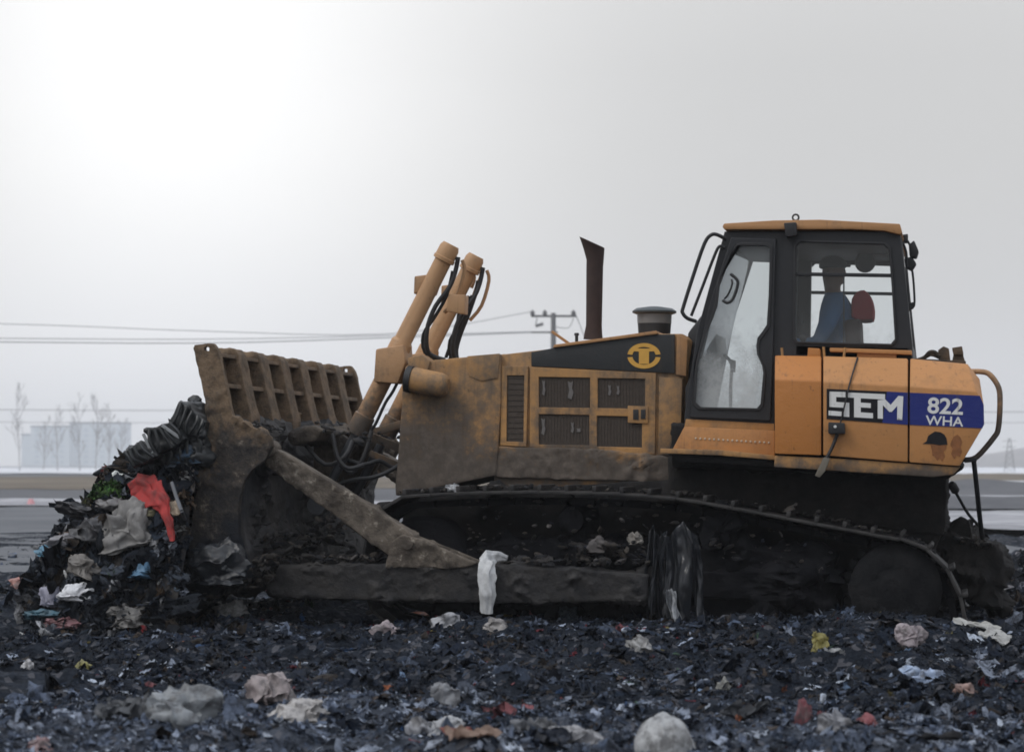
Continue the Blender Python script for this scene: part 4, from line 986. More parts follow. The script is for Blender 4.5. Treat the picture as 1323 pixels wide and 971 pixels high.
BAGS = [  # name, px, py, width px, height px, depth factor, colour, label, category, extras
 ('crumpled_bag', 347, 900, 66, 44, .8, (.34,.29,.29), 'pale pinkish crumpled plastic bag with a dark red print, rounder of the middle pair', 'plastic bag'),
 ('crumpled_bag', 388, 932, 78, 40, .8, (.46,.44,.43), 'off white knotted bag with a loose tail, lower of the middle pair', 'plastic bag'),
 ('crumpled_bag', 234, 926, 82, 52, .7, (.25,.27,.29), 'greyish peaked crumpled bag left of the pinkish bag', 'plastic bag'),
 ('crumpled_ball', 858, 968, 70, 66, 1.0, (.44,.45,.46), 'big round whitish ball of crumpled sheet at the bottom edge', 'plastic ball'),
 ('plastic_bag', 1171, 872, 34, 16, .6, (.38,.48,.66), 'light blue limp bag on dark soil below the rear track, left half of two', 'plastic bag'),
 ('plastic_bag', 1202, 878, 34, 20, .6, (.36,.46,.66), 'light blue limp bag on dark soil below the rear track, right half of two', 'plastic bag'),
 ('plastic_bag', 1174, 826, 40, 26, .6, (.36,.31,.33), 'pinkish white torn bag under the round drive sprocket', 'plastic bag'),
 ('plastic_bag', 823, 835, 28, 18, .7, (.38,.38,.38), 'small white wad just left of the yellow scrap, under the hanging sheet', 'plastic bag'),
 ('plastic_bag', 572, 902, 38, 26, .7, (.20,.21,.23), 'grey wadded bag alone on dark soil right of the middle pair', 'plastic bag'),
 ('plastic_bag', 574, 946, 50, 24, .6, (.36,.37,.39), 'flat pale bag behind the orange striped wrapper', 'plastic bag'),
 ('plastic_bag', 540, 944, 30, 22, .6, (.30,.31,.34), 'small pale wad left of the flat pale bag', 'plastic bag'),
 ('plastic_bag', 740, 958, 60, 24, .6, (.40,.40,.42), 'wide whitish flat bag left of the big round ball', 'plastic bag'),
 ('plastic_bag', 1080, 945, 40, 34, .6, (.24,.25,.28), 'upright grey twisted film at lower right', 'plastic film'),
 ('plastic_bag', 1040, 928, 24, 34, .5, (.20,.045,.06), 'dark red twisted rag right of the dark board', 'rag'),
 ('plastic_bag', 1122, 938, 28, 18, .6, (.26,.06,.07), 'red wad at lower right beside the grey film', 'rag'),
 ('plastic_bag', 934, 889, 16, 18, .5, (.40,.40,.37), 'tiny white curl on dark soil in front of the tracks', 'scrap'),
 ('plastic_bag', 218, 838, 14, 10, .7, (.62,.63,.65), 'tiny bright white scrap on dark soil in front of the heap', 'scrap'),
 ('plastic_bag', 36, 861, 16, 10, .7, (.55,.55,.57), 'tiny white scrap near the left edge', 'scrap'),
 ('plastic_bag', 108, 860, 20, 10, .7, (.30,.28,.08), 'small yellow scrap on dark soil at left', 'scrap'),
 ('plastic_bag', 30, 755, 34, 14, .8, (.42,.20,.17), 'salmon pink scrap at the left foot of the heap', 'scrap'),
 ('plastic_bag', 540, 798, 40, 12, .6, (.42,.13,.06), 'orange red flattened wrapper under the push arm', 'wrapper'),
 ('plastic_bag', 500, 815, 36, 18, .6, (.40,.34,.36), 'pale torn bag with a red corner under the push arm', 'plastic bag'),
 ('plastic_bag', 580, 803, 34, 14, .6, (.36,.37,.40), 'pale flat scrap left of the hanging white cloth', 'scrap'),
 ('plastic_bag', 640, 812, 34, 18, .7, (.33,.31,.30), 'pale rounded scrap right below the hanging white cloth', 'scrap'),
 ('plastic_bag', 300, 792, 40, 24, .6, (.33,.34,.35), 'whitish torn film below the blade corner', 'plastic film'),
 ('plastic_bag', 52, 965, 30, 18, .7, (.34,.22,.23), 'pinkish wad at the bottom left corner', 'plastic bag'),
 ('plastic_bag', 85, 803, 46, 16, .7, (.22,.10,.11), 'dull pink and red rag in front of the heap foot', 'rag'),
 ('plastic_bag', 165, 798, 56, 22, .7, (.13,.125,.12), 'grey dusty sack lying at the foot of the heap', 'sack'),
 ('plastic_bag', 1247, 893, 24, 14, .7, (.34,.22,.19), 'small pinkish scrap right of the light blue bags', 'scrap'),
]
for i, b in enumerate(BAGS):
    nm, px, py, w, h, dep, col, lab, cat = b
    if 'ball' not in nm: nm = cat.replace(' ', '_')
    p, n = hit(px, py); k = (p - CAMP).length / F
    me = bagmesh(i + 3, w*k*1.12, w*k*dep, h*k*1.6, .38 if 'ball' not in nm else .09, 5 if w > 36 else 4)
    put(nm, me, filmmat(nm + '_film', tuple(c * .72 for c in col), .5, dirt=.75), px, py, lab, cat, (random.uniform(-.1, .1), random.uniform(-.1, .1), random.uniform(-.4, .4)), 'single %s lying on the ground' % cat, lift=-h*k*.1)
HEAPB = [
 ('rubbish_sack', 165, 690, 66, 74, .5, (.17,.165,.16), 'large grey dusty rubbish sack bulging from the middle of the heap', 'rubbish sack'),
 ('rubbish_sack', 150, 655, 40, 22, .6, (.16,.155,.155), 'grey folded sack with a white patch above the large sack', 'rubbish sack'),
 ('rubbish_sack', 118, 690, 46, 34, .6, (.055,.055,.06), 'dark grey sack left of the large grey sack', 'rubbish sack'),
 ('rubbish_bag', 100, 660, 56, 26, .6, (.014,.014,.018), 'black rubbish bag high on the left slope of the heap', 'rubbish bag'),
 ('plastic_tub', 151, 617, 20, 13, .8, (.50,.52,.50), 'white plastic tub on the crest of the heap', 'tub'),
 ('blue_film', 72, 714, 44, 14, .6, (.08,.20,.29), 'light blue film at the left foot of the heap', 'plastic film'),
 ('blue_bottle', 186, 742, 30, 22, .8, (.07,.16,.26), 'round blue container half buried low in the heap', 'container'),
 ('white_paper', 97, 768, 38, 28, .5, (.62,.63,.66), 'bright white crumpled paper at the foot of the heap', 'paper'),
 ('lilac_cloth', 66, 775, 24, 30, .5, (.26,.26,.33), 'pale lilac cloth left of the bright white paper', 'cloth'),
 ('teal_film', 52, 795, 44, 16, .6, (.03,.085,.12), 'dark teal film left below the white paper', 'plastic film'),
 ('grey_cloth', 88, 702, 50, 22, .5, (.20,.195,.21), 'pale grey cloth above the light blue film', 'cloth'),
 ('brown_box', 76, 692, 22, 16, .7, (.15,.09,.06), 'small brown carton on the left slope of the heap', 'carton'),
 ('grey_bundle', 105, 736, 44, 34, .6, (.13,.12,.11), 'grey bundle right of the light blue film', 'bundle'),
 ('yellow_film', 118, 656, 40, 8, .6, (.19,.16,.06), 'dull yellow strip of film above the dark grey sack', 'plastic film'),
 ('melon_rind', 196, 662, 24, 20, .8, (.21,.19,.11), 'pale yellowish round fruit rind beside the red cloth', 'rind'),
 ('cream_bag', 224, 660, 14, 24, .8, (.36,.28,.20), 'cream coloured small bag right of the red cloth', 'bag'),
 ('dark_red_rag', 112, 626, 26, 18, .7, (.10,.02,.025), 'dark red rag on the left crest of the heap', 'rag'),
]
for i, b in enumerate(HEAPB):
    nm, px, py, w, h, dep, col, lab, cat = b
    px, py = on_heap(px, py); p, n = hit(px, py); k = (p - CAMP).length / F
    me = bagmesh(i + 50, w*k*1.05, w*k*dep, h*k*1.05, .42, 5 if w > 30 else 4)
    put(nm, me, filmmat(nm + '_film', col, .55, dirt=.35), px, py, lab, cat, (random.uniform(-.3, .3), random.uniform(-.3, .3), random.uniform(-.4, .4)), toward=.05)
for px, py, w, base, lab in ((142,637,.20,(.06,.12,.035),'bright green leafy clump near the top of the heap'), (178,662,.19,(.03,.045,.022),'dark green leafy clump below the red cloth'), (112,652,.13,(.05,.05,.025),'olive brown wilted leaves on the left crest of the heap')):
    c, n = hit(*on_heap(px, py)); c = c + (CAMP - c).normalized() * .04
    k = 130; u = rng.normal(0, 1, (k, 3)); u /= np.linalg.norm(u, axis=1, keepdims=True); u[:, 1] = -abs(u[:, 1])
    pp = np.array(c[:]) + u * np.array([.5, .35, .36]) * w * rng.uniform(.3, 1, (k, 1)) ** .5
    tag(scatter('green_leaves', pp, u, rng.uniform(.03, .09, k), np.array(base) * rng.uniform(.4, 1.8, (k, 1)) * rng.uniform(.85, 1.15, (k, 3)), M['litter'], .8, protos=[0, 1, 2, 7, 8, 21, 22]), lab, 'greenery')
# red cloth: a folded lump and a hanging strip in one mesh
def ropey(pts, wid, seed, seg=40):
    """folded cloth hung along a line of points"""
    bm = bmesh.new(); n = 40; rows = []
    P_ = [Vector(p) for p in pts]
    for j in range(n):
        f = j/(n-1) * (len(P_)-1); i = min(int(f), len(P_)-2); f -= i; c = P_[i].lerp(P_[i+1], f); w = wid[i] * (1-f) + wid[i+1] * f
        d = (P_[i+1] - P_[i]).normalized(); s = d.cross(Vector((0, 1, 0))).normalized()
        row = []
        for kx in range(seg):
            a = 2*PI*kx/seg; fold = 1 + .5 * noise.noise(Vector((math.cos(a)*1.6, math.sin(a)*1.6 + seed, j*.09))) + .2 * math.sin(a*5 + 5*noise.noise(Vector((j*.07, seed, 0)))) + .22 * noise.noise(Vector((math.cos(a)*4, math.sin(a)*4 + seed, j*.3)))
            row.append(bm.verts.new(c + s * math.cos(a) * w * fold + Vector((0, 1, 0)) * math.sin(a) * w * .55 * fold))
        rows.append(row)
    for j in range(n-1):
        for kx in range(seg): bm.faces.new((rows[j][kx], rows[j][(kx+1) % seg], rows[j+1][(kx+1) % seg], rows[j+1][kx]))
    for v in bm.verts: v.co += noise.noise_vector(v.co * 9 + Vector((seed, 0, 0))) * (.022 if seed == 4 else .007) + noise.noise_vector(v.co * 24) * (.009 if seed == 4 else .005)
    bm.faces.new(rows[0][::-1]); bm.faces.new(rows[-1])
    bmesh.ops.recalc_face_normals(bm, faces=bm.faces)
    me = bpy.data.meshes.new('cloth'); bm.to_mesh(me); bm.free(); return me
def near(px, py, tw=.12):
    p, n = hit(*on_heap(px, py)); return p + (CAMP - p).normalized() * tw
q = [near(168,634), near(183,628,.16), near(198,642,.16), near(208,650,.15), near(214,662,.14), near(219,680,.12), near(222,697,.1)]
tag(linkmesh('red_cloth', ropey(q, [.05, .078, .085, .055, .032, .028, .016], 4), filmmat('red_fabric', (.33,.03,.028), .85, .35, 9, .5), None, 60), 'bright red cloth hanging over the front of the heap', 'cloth')
q = [near(222,623,.2), near(229,645,.2), near(238,668,.2), near(247,690,.2), near(256,703,.2)]
tag(linkmesh('plastic_pipe', MB().tube(q, .013, 8).build('t', None, None).data, plain('pipe_grey', (.10,.105,.115), .5), None), 'thin grey pipe leaning on the heap beside the blade edge', 'pipe')
bpy.data.objects.remove(bpy.data.objects['t'])
# black slatted plastic: broken crate panels stacked on the crest
blk = plain('black_plastic', (.018, .02, .022), .4, .4, 10); edge = plain('pale_edge', (.22, .23, .24), .5, .3)
def panel(corners, Y0, thick, ribs, label, seed):
    mb = MB(); mb.prism(corners, Y0, Y0 + thick, .006)
    o = mb.build('broken_crate', blk, None, 60, rough=.05, rsc=6, sub=.025, bias=.2)
    rb = MB(); (a, b, c, d) = [Vector((x, y, 0)) for x, y in corners]
    for i in range(ribs):
        t = (i + .5) / ribs; u = a.lerp(b, t); w = d.lerp(c, t)
        rb.tube([P(u.x, u.y, Y0 - .025), P((u.x+w.x)/2 + random.uniform(-4,4), (u.y+w.y)/2 + random.uniform(-4,4), Y0 - .045), P(w.x + random.uniform(-4,4), w.y, Y0 - .03)], .011, 6)
    rb.build('slat', blk, o)
    return tag(o, label, 'broken crate', 'black plastic crates on the heap')
panel([(231,517),(266,545),(262,562),(214,558)], -.60, .36, 5, 'large black plastic crate side standing uppermost on the heap beside the blade', 1)
panel([(190,556),(222,545),(240,566),(196,590)], -.66, .14, 5, 'black ribbed plastic crate side in the middle of the heap crest', 2)
panel([(158,585),(182,570),(204,588),(172,604)], -.70, .14, 4, 'black ribbed plastic crate side lowest and leftmost on the heap crest', 3)
panel([(208,575),(262,560),(266,590),(214,606)], -.57, .34, 4, 'flat black plastic crate side under the uppermost one', 4)
for a, b, lab in (((185,560),(197,586),'pale plastic strip across the middle black crate side'), ((209,549),(232,565),'pale thin edge strip on the uppermost black crate side')):
    tag(MB().bar(P(*a, -.70), P(*b, -.70), .022, .012).build('plastic_strip', edge, None), lab, 'plastic strip')
put('blue_cloth', bagmesh(90, .22, .14, .16, .35, 4), filmmat('navy_film', (.03,.06,.10), .5), 245, 590, 'navy blue cloth tucked under the black crate sides', 'cloth', at=P(248,592,-.56))
put('cream_cloth', bagmesh(91, .055, .06, .34, .3, 4), filmmat('cream_film', (.24,.21,.19), .6), 245, 610, 'cream cloth strip hanging along the blade edge', 'cloth', at=P(247,618,-.56))

# sheets
def sheet(name, px, py, wpx, hpx, col, lab, cat, seed, amp=.45, rot=(0, 0, 0), rough=.5):
    p, n = hit(px, py); k = (p - CAMP).length / F
    put(name, sheetmesh(seed, wpx*k, hpx*k*2.2, amp), filmmat(name + '_film', col, rough, .2, 10, .3), px, py, lab, cat, rot, lift=.03)
sheet('paper_scrap', 1060, 838, 22, 14, (.34,.30,.10), 'yellow folded paper standing on dark soil below the rear track', 'paper', 5, .3, (.9, .2, .3))
sheet('paper_scrap', 1078, 846, 26, 6, (.42,.43,.44), 'flat white paper strip right of the yellow paper', 'paper', 6, .3)
sheet('white_board', 1262, 812, 58, 8, (.62,.62,.60), 'long white plastic strip behind the rear end of the track', 'plastic strip', 8, .15, (.2, .15, -.2))
sheet('white_board', 1287, 827, 36, 13, (.58,.58,.57), 'short white plastic board below the long white strip', 'plastic board', 9, .25, (.35, .3, -.4))
sheet('wrapper', 610, 956, 66, 7, (.42,.30,.24), 'orange and white striped wrapper at the bottom centre', 'wrapper', 11, .3)
sheet('wrapper', 590, 953, 36, 6, (.36,.13,.10), 'reddish flattened wrapper overlapping the striped wrapper', 'wrapper', 12, .4)
sheet('dark_board', 960, 927, 62, 12, (.05,.055,.065), 'dark grey bent board lying in the right foreground', 'board', 13, .35, (.3, -.2, .2))
sheet('dark_board', 1185, 960, 110, 4, (.012,.013,.018), 'long black strip near the bottom right', 'plastic strip', 14, .15)
sheet('dark_film', 706, 962, 50, 14, (.025,.035,.06), 'dark blue film between the flat white bag and the bottom edge', 'plastic film', 15, .6)
sheet('paper_sheet', 160, 925, 60, 14, (.13,.14,.155), 'grey wet paper sheet left of the peaked bag', 'paper', 16, .6)
sheet('paper_sheet', 690, 945, 44, 12, (.24,.25,.27), 'pale wet paper sheet left of the flat white bag', 'paper', 18, .6)
sheet('teal_board', 735, 800, 26, 12, (.02,.035,.05), 'dark teal board sticking out of the soil under the push arm', 'board', 19, .3, (.9, 0, .4))
# white cloth round the push arm, and clear sheet hung from its end
put('black_tarp', bagmesh(97, .42, .24, .36, .30, 6), filmmat('black_tarp', (.012, .015, .02), .38, .4, 6, .4), 285, 735, 'large crumpled black tarpaulin draped under the near corner of the blade', 'tarpaulin', at=P(284,738,-.56))
q = [P(655,722,-.12), P(640,719,-.2), P(631,722,-.29), P(628,740,-.32), P(628,768,-.32), P(629,792,-.30)]
tag(linkmesh('white_cloth', ropey(q, [.02, .032, .046, .050, .046, .03], 2), filmmat('white_fabric', (.55,.56,.57), .8, .15, 12, .22), None, 60), 'white cloth wrapped over the push arm and hanging down its side', 'cloth')
film = filmmat('clear_sheet', (.035,.039,.047), .16, .6, 7, .3)
def drape(x0, x1, x0b, x1b, y0, y1, Y, seed, nu=60, nv=60):
    """torn film hanging from an edge, gathered into uneven folds"""
    bm = bmesh.new(); g = []
    for j in range(nv):
        row = []
        for i in range(nu):
            u, v = i/(nu-1), j/(nv-1)
            ve = v * (.72 + .33 * noise.noise(Vector((u*5, seed, 0))) + .12 * noise.noise(Vector((u*17, seed, 4))))
            l, r = x0 + (x0b-x0)*ve, x1 + (x1b-x1)*ve
            w = noise.noise(Vector((ve*2.2, seed, 7))) * 6
            px = l + (r-l)*u + w + 5 * noise.noise(Vector((u*4, ve*3, seed))); py = y0 + (y1-y0)*ve + (1-ve)**2 * (14 * noise.noise(Vector((u*2.5, seed, 11))) + 3 * noise.noise(Vector((u*9, seed, 12))))
            d = .11 * noise.noise(Vector((u*4.5 + ve*.8, ve*1.4, seed + 2))) + .03 * noise.noise(Vector((u*9 + ve*2, ve*3.5, seed))) + .014 * noise.noise(Vector((u*14, ve*12, seed)))
            p = P(px, py, Y); row.append(bm.verts.new(p + Vector((0, -.10*ve - d, 0))))
        g.append(row)
    for j in range(nv-1):
        for i in range(nu-1): bm.faces.new((g[j][i], g[j][i+1], g[j+1][i+1], g[j+1][i]))
    bmesh.ops.solidify(bm, geom=bm.faces[:], thickness=.003)
    me = bpy.data.meshes.new('drape'); bm.to_mesh(me); bm.free(); return me
for a, lab in (((836,862,838,858,688,842,-.20,3.3), 'narrow torn plastic sheet hanging left of the silvery strip from the push arm end'),
               ((852,900,862,918,684,850,-.24,8.1), 'wide shiny dark plastic sheet hanging in folds from the push arm end')):
    tag(linkmesh('hanging_sheet', drape(*a), film, None, 0), lab, 'plastic sheet', 'plastic sheets hanging from the push arm')
tag(linkmesh('foil_strip', drape(858,870,874,892,764,836,-.36,5.7,24,60), filmmat('silver_film', (.42,.44,.47), .25, .4, 12, .45), None, 0), 'bright silver foil strip twisted down the hanging plastic sheets', 'foil')
put('cloth_wad', bagmesh(95, .14, .12, .14, .4, 4), filmmat('brown_wad', (.07,.062,.06), .8), 770, 705, 'dark brown wad caught on top of the push arm', 'wad', at=P(772,708,-.05))
put('cloth_wad', bagmesh(96, .10, .10, .10, .4, 4), filmmat('grey_wad', (.20,.185,.165), .8), 815, 695, 'pale torn rag caught on the push arm near its end', 'rag', at=P(822,698,-.02))
put('paper_scrap', sheetmesh(30, .09, .06, .5, 10), filmmat('tissue', (.65,.66,.68), .8), 585, 630, 'small white tissue on the mud ledge above the track', 'paper', (.9, .1, .2), at=P(585,630,.3))

# ------------------------------------------------------------------ background
def dist(py): return CAMP.z * F / (py - HOR)
def band(name, x0, x1, near_py, far_py, mat, label, cat, z=.02, seed=0, hump=.0, n=60, rows=6):
    """flat strip of ground between two distances; x0, x1 in photo pixels at the middle of the strip"""
    vs, fs = [], []
    fw = Vector((-math.sin(TH), math.cos(TH), 0)); rt = Vector((math.cos(TH), math.sin(TH), 0)); c0 = Vector((CAMP.x, CAMP.y, 0))
    d0, d1 = dist(near_py), dist(far_py); dm = math.sqrt(d0 * d1)
    for j in range(rows):
        for i in range(n):
            u = (x0 + (x1 - x0) * i / (n-1) - CXP) / F * dm
            t = j / (rows - 1); w = (d1 - d0)
            wob = noise.fractal(Vector((u * 6 / dm * 4, seed * 5.3, t * .5)), .8, 2, 4) * .10 * w
            d = d0 + w * t + wob * (1 if 0 < j < rows - 1 else 1)
            p = c0 + fw * d + rt * u
            h = z + hump * math.sin(PI * t) * (1 + .8 * noise.fractal(Vector((u * .12, seed, t * 2)), .8, 2, 4))
            vs.append((p.x, p.y, h + gh(p.x, p.y) * 0))
    fs = [(j*n+i, j*n+i+1, (j+1)*n+i+1, (j+1)*n+i) for j in range(rows-1) for i in range(n-1)]
    me = bpy.data.meshes.new(name); me.from_pydata(vs, [], fs)
    return tag(linkmesh(name, me, mat, None, 0), label, cat, kind='structure')
def gmat(name, a, b, sc=.35, rough=.9): return mudmat(name, a, b, rough, .05, sc)
asph = gmat('asphalt', (.085,.09,.10), (.125,.13,.14), 1.2); snow = gmat('old_snow', (.42,.43,.46), (.66,.67,.70), .3); snowd = gmat('dirty_snow', (.17,.17,.185), (.36,.36,.38), .9)
earth = gmat('brown_earth', (.085,.068,.05), (.14,.115,.085), .3); dark = gmat('dark_earth', (.06,.062,.07), (.105,.107,.115), .3)
band('road', -900, 1200, 744, 655, asph, 'flat grey haul road beyond the heap at left', 'road', .02, 1)
band('snow_verge', -700, 700, 655, 650, snowd, 'thin snowy edge beyond the grey road', 'snow', .05, 2, .10)
band('dark_field', -1200, 1500, 648, 632, dark, 'dark field beyond the road', 'field', .04, 3)
band('brown_bank', -1200, 1050, 632, 618, earth, 'brown earth bank beyond the dark field', 'bank', .06, 4, .25)
band('dark_ditch', -1400, 1100, 618, 613, dark, 'dark ditch before the far snow', 'ditch', .05, 5)
band('snow_field', -2200, 3000, 612.5, 604.5, snow, 'far white snow field under the horizon', 'snow', .07, 6, .25)
band('snow_patch', 1180, 1700, 690, 664, snowd, 'dirty snow on the flat ground behind the bulldozer', 'snow', .09, 7, .06)
band('rubble_bank', 1150, 1800, 662, 655, dark, 'dark rubble bank behind the bulldozer at right', 'bank', .1, 8, .22, 90)
band('snow_verge', 1150, 1800, 654, 648, snowd, 'snow strip between the two dark banks at right', 'snow', .1, 9, .1)
band('rubble_bank', 1150, 1900, 647, 641, dark, 'farther dark rubble bank at right', 'bank', .1, 10, .45, 90)
band('snow_verge', 1150, 2000, 640, 630, snow, 'white snow strip before the far brown bank at right', 'snow', .12, 11, .2)
band('brown_bank', 1150, 2200, 628, 616, earth, 'far brown bank at right', 'bank', .12, 12, .35)
# hill at right
vs = []; n1, n2 = 60, 14
fw = Vector((-math.sin(TH), math.cos(TH), 0)); rt = Vector((math.cos(TH), math.sin(TH), 0)); c0 = Vector((CAMP.x, CAMP.y, 0))
for j in range(n2):
    for i in range(n1):
        d = 1150 + 200 * j / (n2 - 1); u = ((1235 + 420 * i / (n1-1)) - CXP) / F * 1180; p = c0 + fw * d + rt * u
        hgt = 12.5 * sm(0, .35, i/(n1-1)) * (1 - .35 * sm(.5, 1, i/(n1-1))) * max(0, math.sin(PI * j/(n2-1))) ** .7 * (1 + .25 * noise.fractal(Vector((u * .02, j * .2, 2)), .8, 2, 4))
        vs.append((p.x, p.y, hgt - .1))
me = bpy.data.meshes.new('hill'); me.from_pydata(vs, [], [(j*n1+i, j*n1+i+1, (j+1)*n1+i+1, (j+1)*n1+i) for j in range(n2-1) for i in range(n1-1)])
tag(linkmesh('hill', me, gmat('hill_earth', (.06,.055,.055), (.16,.13,.12), .12), None, 0), 'low bare hill fading into haze at right', 'hill', kind='structure')
# far building
def fp(px, d, z):
    u = (px - CXP) / F * d; p = c0 + fw * d + rt * u; return Vector((p.x, p.y, z))
def zpx(py, d): return CAMP.z + (HOR - py) / F * d
D = 1250.0; K = D / 420
bl = bpy.data.objects.new('apartment_building', None); COL.objects.link(bl); bl.location = (0, 0, 0); tag(bl, 'pale blue flat roofed apartment block fading into haze at far left', 'building')
pale = plain('pale_render', (.56,.63,.69), .9, .1, .2); pane = plain('far_glass', (.44,.52,.6), .4, .2, .3)
mb = MB()
for a, b, top, dd in ((40,90,552,0), (90,164,547,4), (28,44,562,6)):
    A = [fp(a, D + dd, -.2), fp(b, D + dd, -.2), fp(b, D + dd, zpx(top, D)), fp(a, D + dd, zpx(top, D))]; mb.prism_w(A, [v + fw * 14 for v in A], 0)
wl = mb.build('wall', pale, bl)
mb = MB()
for a, b, top, dd in ((39,91,552,-.2), (89,165,547,3.8), (27,45,562,5.8)):
    A = [fp(a, D + dd, zpx(top, D) + .01), fp(b, D + dd, zpx(top, D) + .01), fp(b, D + dd, zpx(top, D) + 1.0), fp(a, D + dd, zpx(top, D) + 1.0)]; mb.prism_w(A, [v + fw * 14.4 for v in A], 0)
mb.build('roof', plain('roof_grey', (.2,.25,.3), .9), bl)
for fl in range(7):
    for i in range(11):
        a = 45 + i * 10.6
        if 86 < a + 4 and a < 94: continue
        dd = -.06 if a < 90 else 3.94
        z0 = zpx(600, D) + fl * 2.9 + .6; mb = MB(); A = [fp(a, D + dd, z0), fp(a + 6, D + dd, z0), fp(a + 6, D + dd, z0 + 1.6), fp(a, D + dd, z0 + 1.6)]; mb.prism_w(A, [v + fw * .04 for v in A], 0); mb.build('window', pane, bl)
# bare trees at left
bark = plain('winter_bark', (.34, .335, .34), .9, .3, 6)
def bare_tree(px, top, d, label, seed):
    rnd = random.Random(seed); H = zpx(top, d); base = fp(px, d, -.1)
    tr = MB(); tw = MB()
    lean = Vector((rnd.uniform(-.08, .08), 0, 1)); tip = base + lean * H
    tr.tube([base, base.lerp(tip, .35) + Vector((rnd.uniform(-.1,.1), 0, 0)), base.lerp(tip, .7) + Vector((rnd.uniform(-.15,.15), 0, 0)), tip], [.09, .02], 6)
    def grow(p, dr, L, r, lv):
        e = p + dr * L; m_ = p.lerp(e, .5) + Vector((rnd.uniform(-1,1), rnd.uniform(-1,1), .3)) * L * .06
        tw.tube([p, m_, e], [r, r * .5], 4, smooth=1)
        if lv:
            for _ in range(rnd.randint(3, 4)):
                t = rnd.uniform(.3, .95); v = (dr + Vector((rnd.uniform(-.7,.7), rnd.uniform(-.7,.7), rnd.uniform(-.1,.6)))).normalized()
                grow(p.lerp(e, t), v, L * rnd.uniform(.4, .6), r * .6, lv - 1)
    for i in range(11):
        t = .22 + .07 * i; a = rnd.uniform(0, 2*PI); dr = Vector((math.cos(a) * .55, math.sin(a) * .55, 1)).normalized()
        grow(base.lerp(tip, t), dr, H * rnd.uniform(.2, .36) * (1.15 - t * .6), .05, 2)
    e = bpy.data.objects.new('bare_tree', None); COL.objects.link(e); e.location = base; tag(e, label, 'tree', 'bare trees at the left')
    for nm, b in (('trunk', tr), ('crown', tw)):
        bmesh.ops.translate(b.bm, vec=-base, verts=b.bm.verts); b.build(nm, bark, e, 0)
for px, top, d, lab, sd in ((26, 505, 175, 'tall thin bare tree nearest the left edge, in front of the far building', 1), (56, 545, 190, 'short bare tree between the two tall leftmost ones, before the pale building', 2), (75, 530, 185, 'bare tree in front of the middle of the pale building', 3), (104, 520, 180, 'slender bare tree at the right part of the pale building', 4),
                        (124, 512, 170, 'tallest bare tree just right of the slender one', 5), (140, 528, 180, 'bushy bare tree at the right end of the pale building', 6), (158, 545, 185, 'low bare tree between the building end and the heap', 7)):
    bare_tree(px, top, d * 2, lab, sd)
# utility pole and its cables
pm_ = plain('pole_grey', (.19,.19,.195), .8, .2, 4); Dp = 95.0
def pole(px, base_py, label, parts=True):
    e = bpy.data.objects.new('utility_pole', None); COL.objects.link(e); b = fp(px, Dp, -.05); e.location = b; tag(e, label, 'utility pole')
    Z = lambda py: zpx(py, Dp) + .05
    rr = rt * (Dp / F)
    mb = MB(); mb.tube([Vector((0,0,0)), Vector((0,0,Z(404)))], [.17, .10], 10, smooth=0); mb.build('pole', pm_, e)
    mb = MB(); mb.bar(rr * -29 + Vector((0,0,Z(408))), rr * 29 + Vector((0,0,Z(408))), .09, .11); ca = mb.build('crossarm', pm_, e)
    mb = MB(); mb.bar(rr * -28 + Vector((0,0,Z(429))), rr * 6 + Vector((0,0,Z(429))), .07, .1); mb.build('crossarm', pm_, e)
    for x in (-27, -11, 26):
        mb = MB(); mb.spin(rr * x + Vector((0,0,Z(407))), rr * x + Vector((0,0,Z(400))), [(0,.06),(.2,.11),(.4,.07),(.6,.11),(.8,.06),(1,.03)], 10); mb.build('insulator', pm_, ca)
    mb = MB(); mb.bar(rr * -23 + Vector((0,0,Z(421))), rr * -13 + Vector((0,0,Z(418))), .12, .1); mb.tube([rr * -23 + Vector((0,0,Z(421))), rr * -21 + Vector((0,0,Z(410)))], .02, 6, smooth=0); mb.build('switch', pm_, e)
    mb = MB(); mb.tube([rr * 27 + Vector((0,0,Z(402))), rr * 33 + Vector((0,0,Z(416))), rr * 45 + Vector((0,-1,Z(436)))], .018, 5); mb.tube([rr * 2 + Vector((0,0,Z(422))), rr * 20 + Vector((0,0,Z(423))), rr * 26 + Vector((0,0,Z(410)))], .015, 5); mb.build('drop_wire', pm_, e)
    return e
pole(715, 605, 'grey utility pole with a cross arm and three insulators behind the hood')
def cable(pts, d, r, label, mat=pm_):
    q = [fp(x, d, zpx(y, d)) for x, y in pts]
    tag(MB().tube(q, r, 6, smooth=3).build('power_cable', mat, None), label, 'power cable', 'power cables over the landfill')
wl_ = plain('cable_grey', (.42,.42,.43), .7)
cable([(-500,444),(-100,441),(250,443),(500,436),(690,429)], Dp, .024, 'power cable reaching the lower cross arm of the pole', wl_)
cable([(-500,434),(-100,436),(250,438),(500,433),(690,428)], Dp + 2, .02, 'power cable just above the one on the lower cross arm', wl_)
cable([(-500,410),(0,418),(250,427),(500,431),(688,402)], Dp + 4, .018, 'highest thin power cable crossing the left sky', wl_)
cable([(-500,524),(0,529),(250,530),(500,529),(1280,532),(2000,528)], 260, .05, 'far low power cable at mid height of the left sky', wl_)
cable([(-500,540),(0,545),(250,546),(1280,546),(2000,540)], 265, .04, 'farthest lowest power cable above the pale building', wl_)
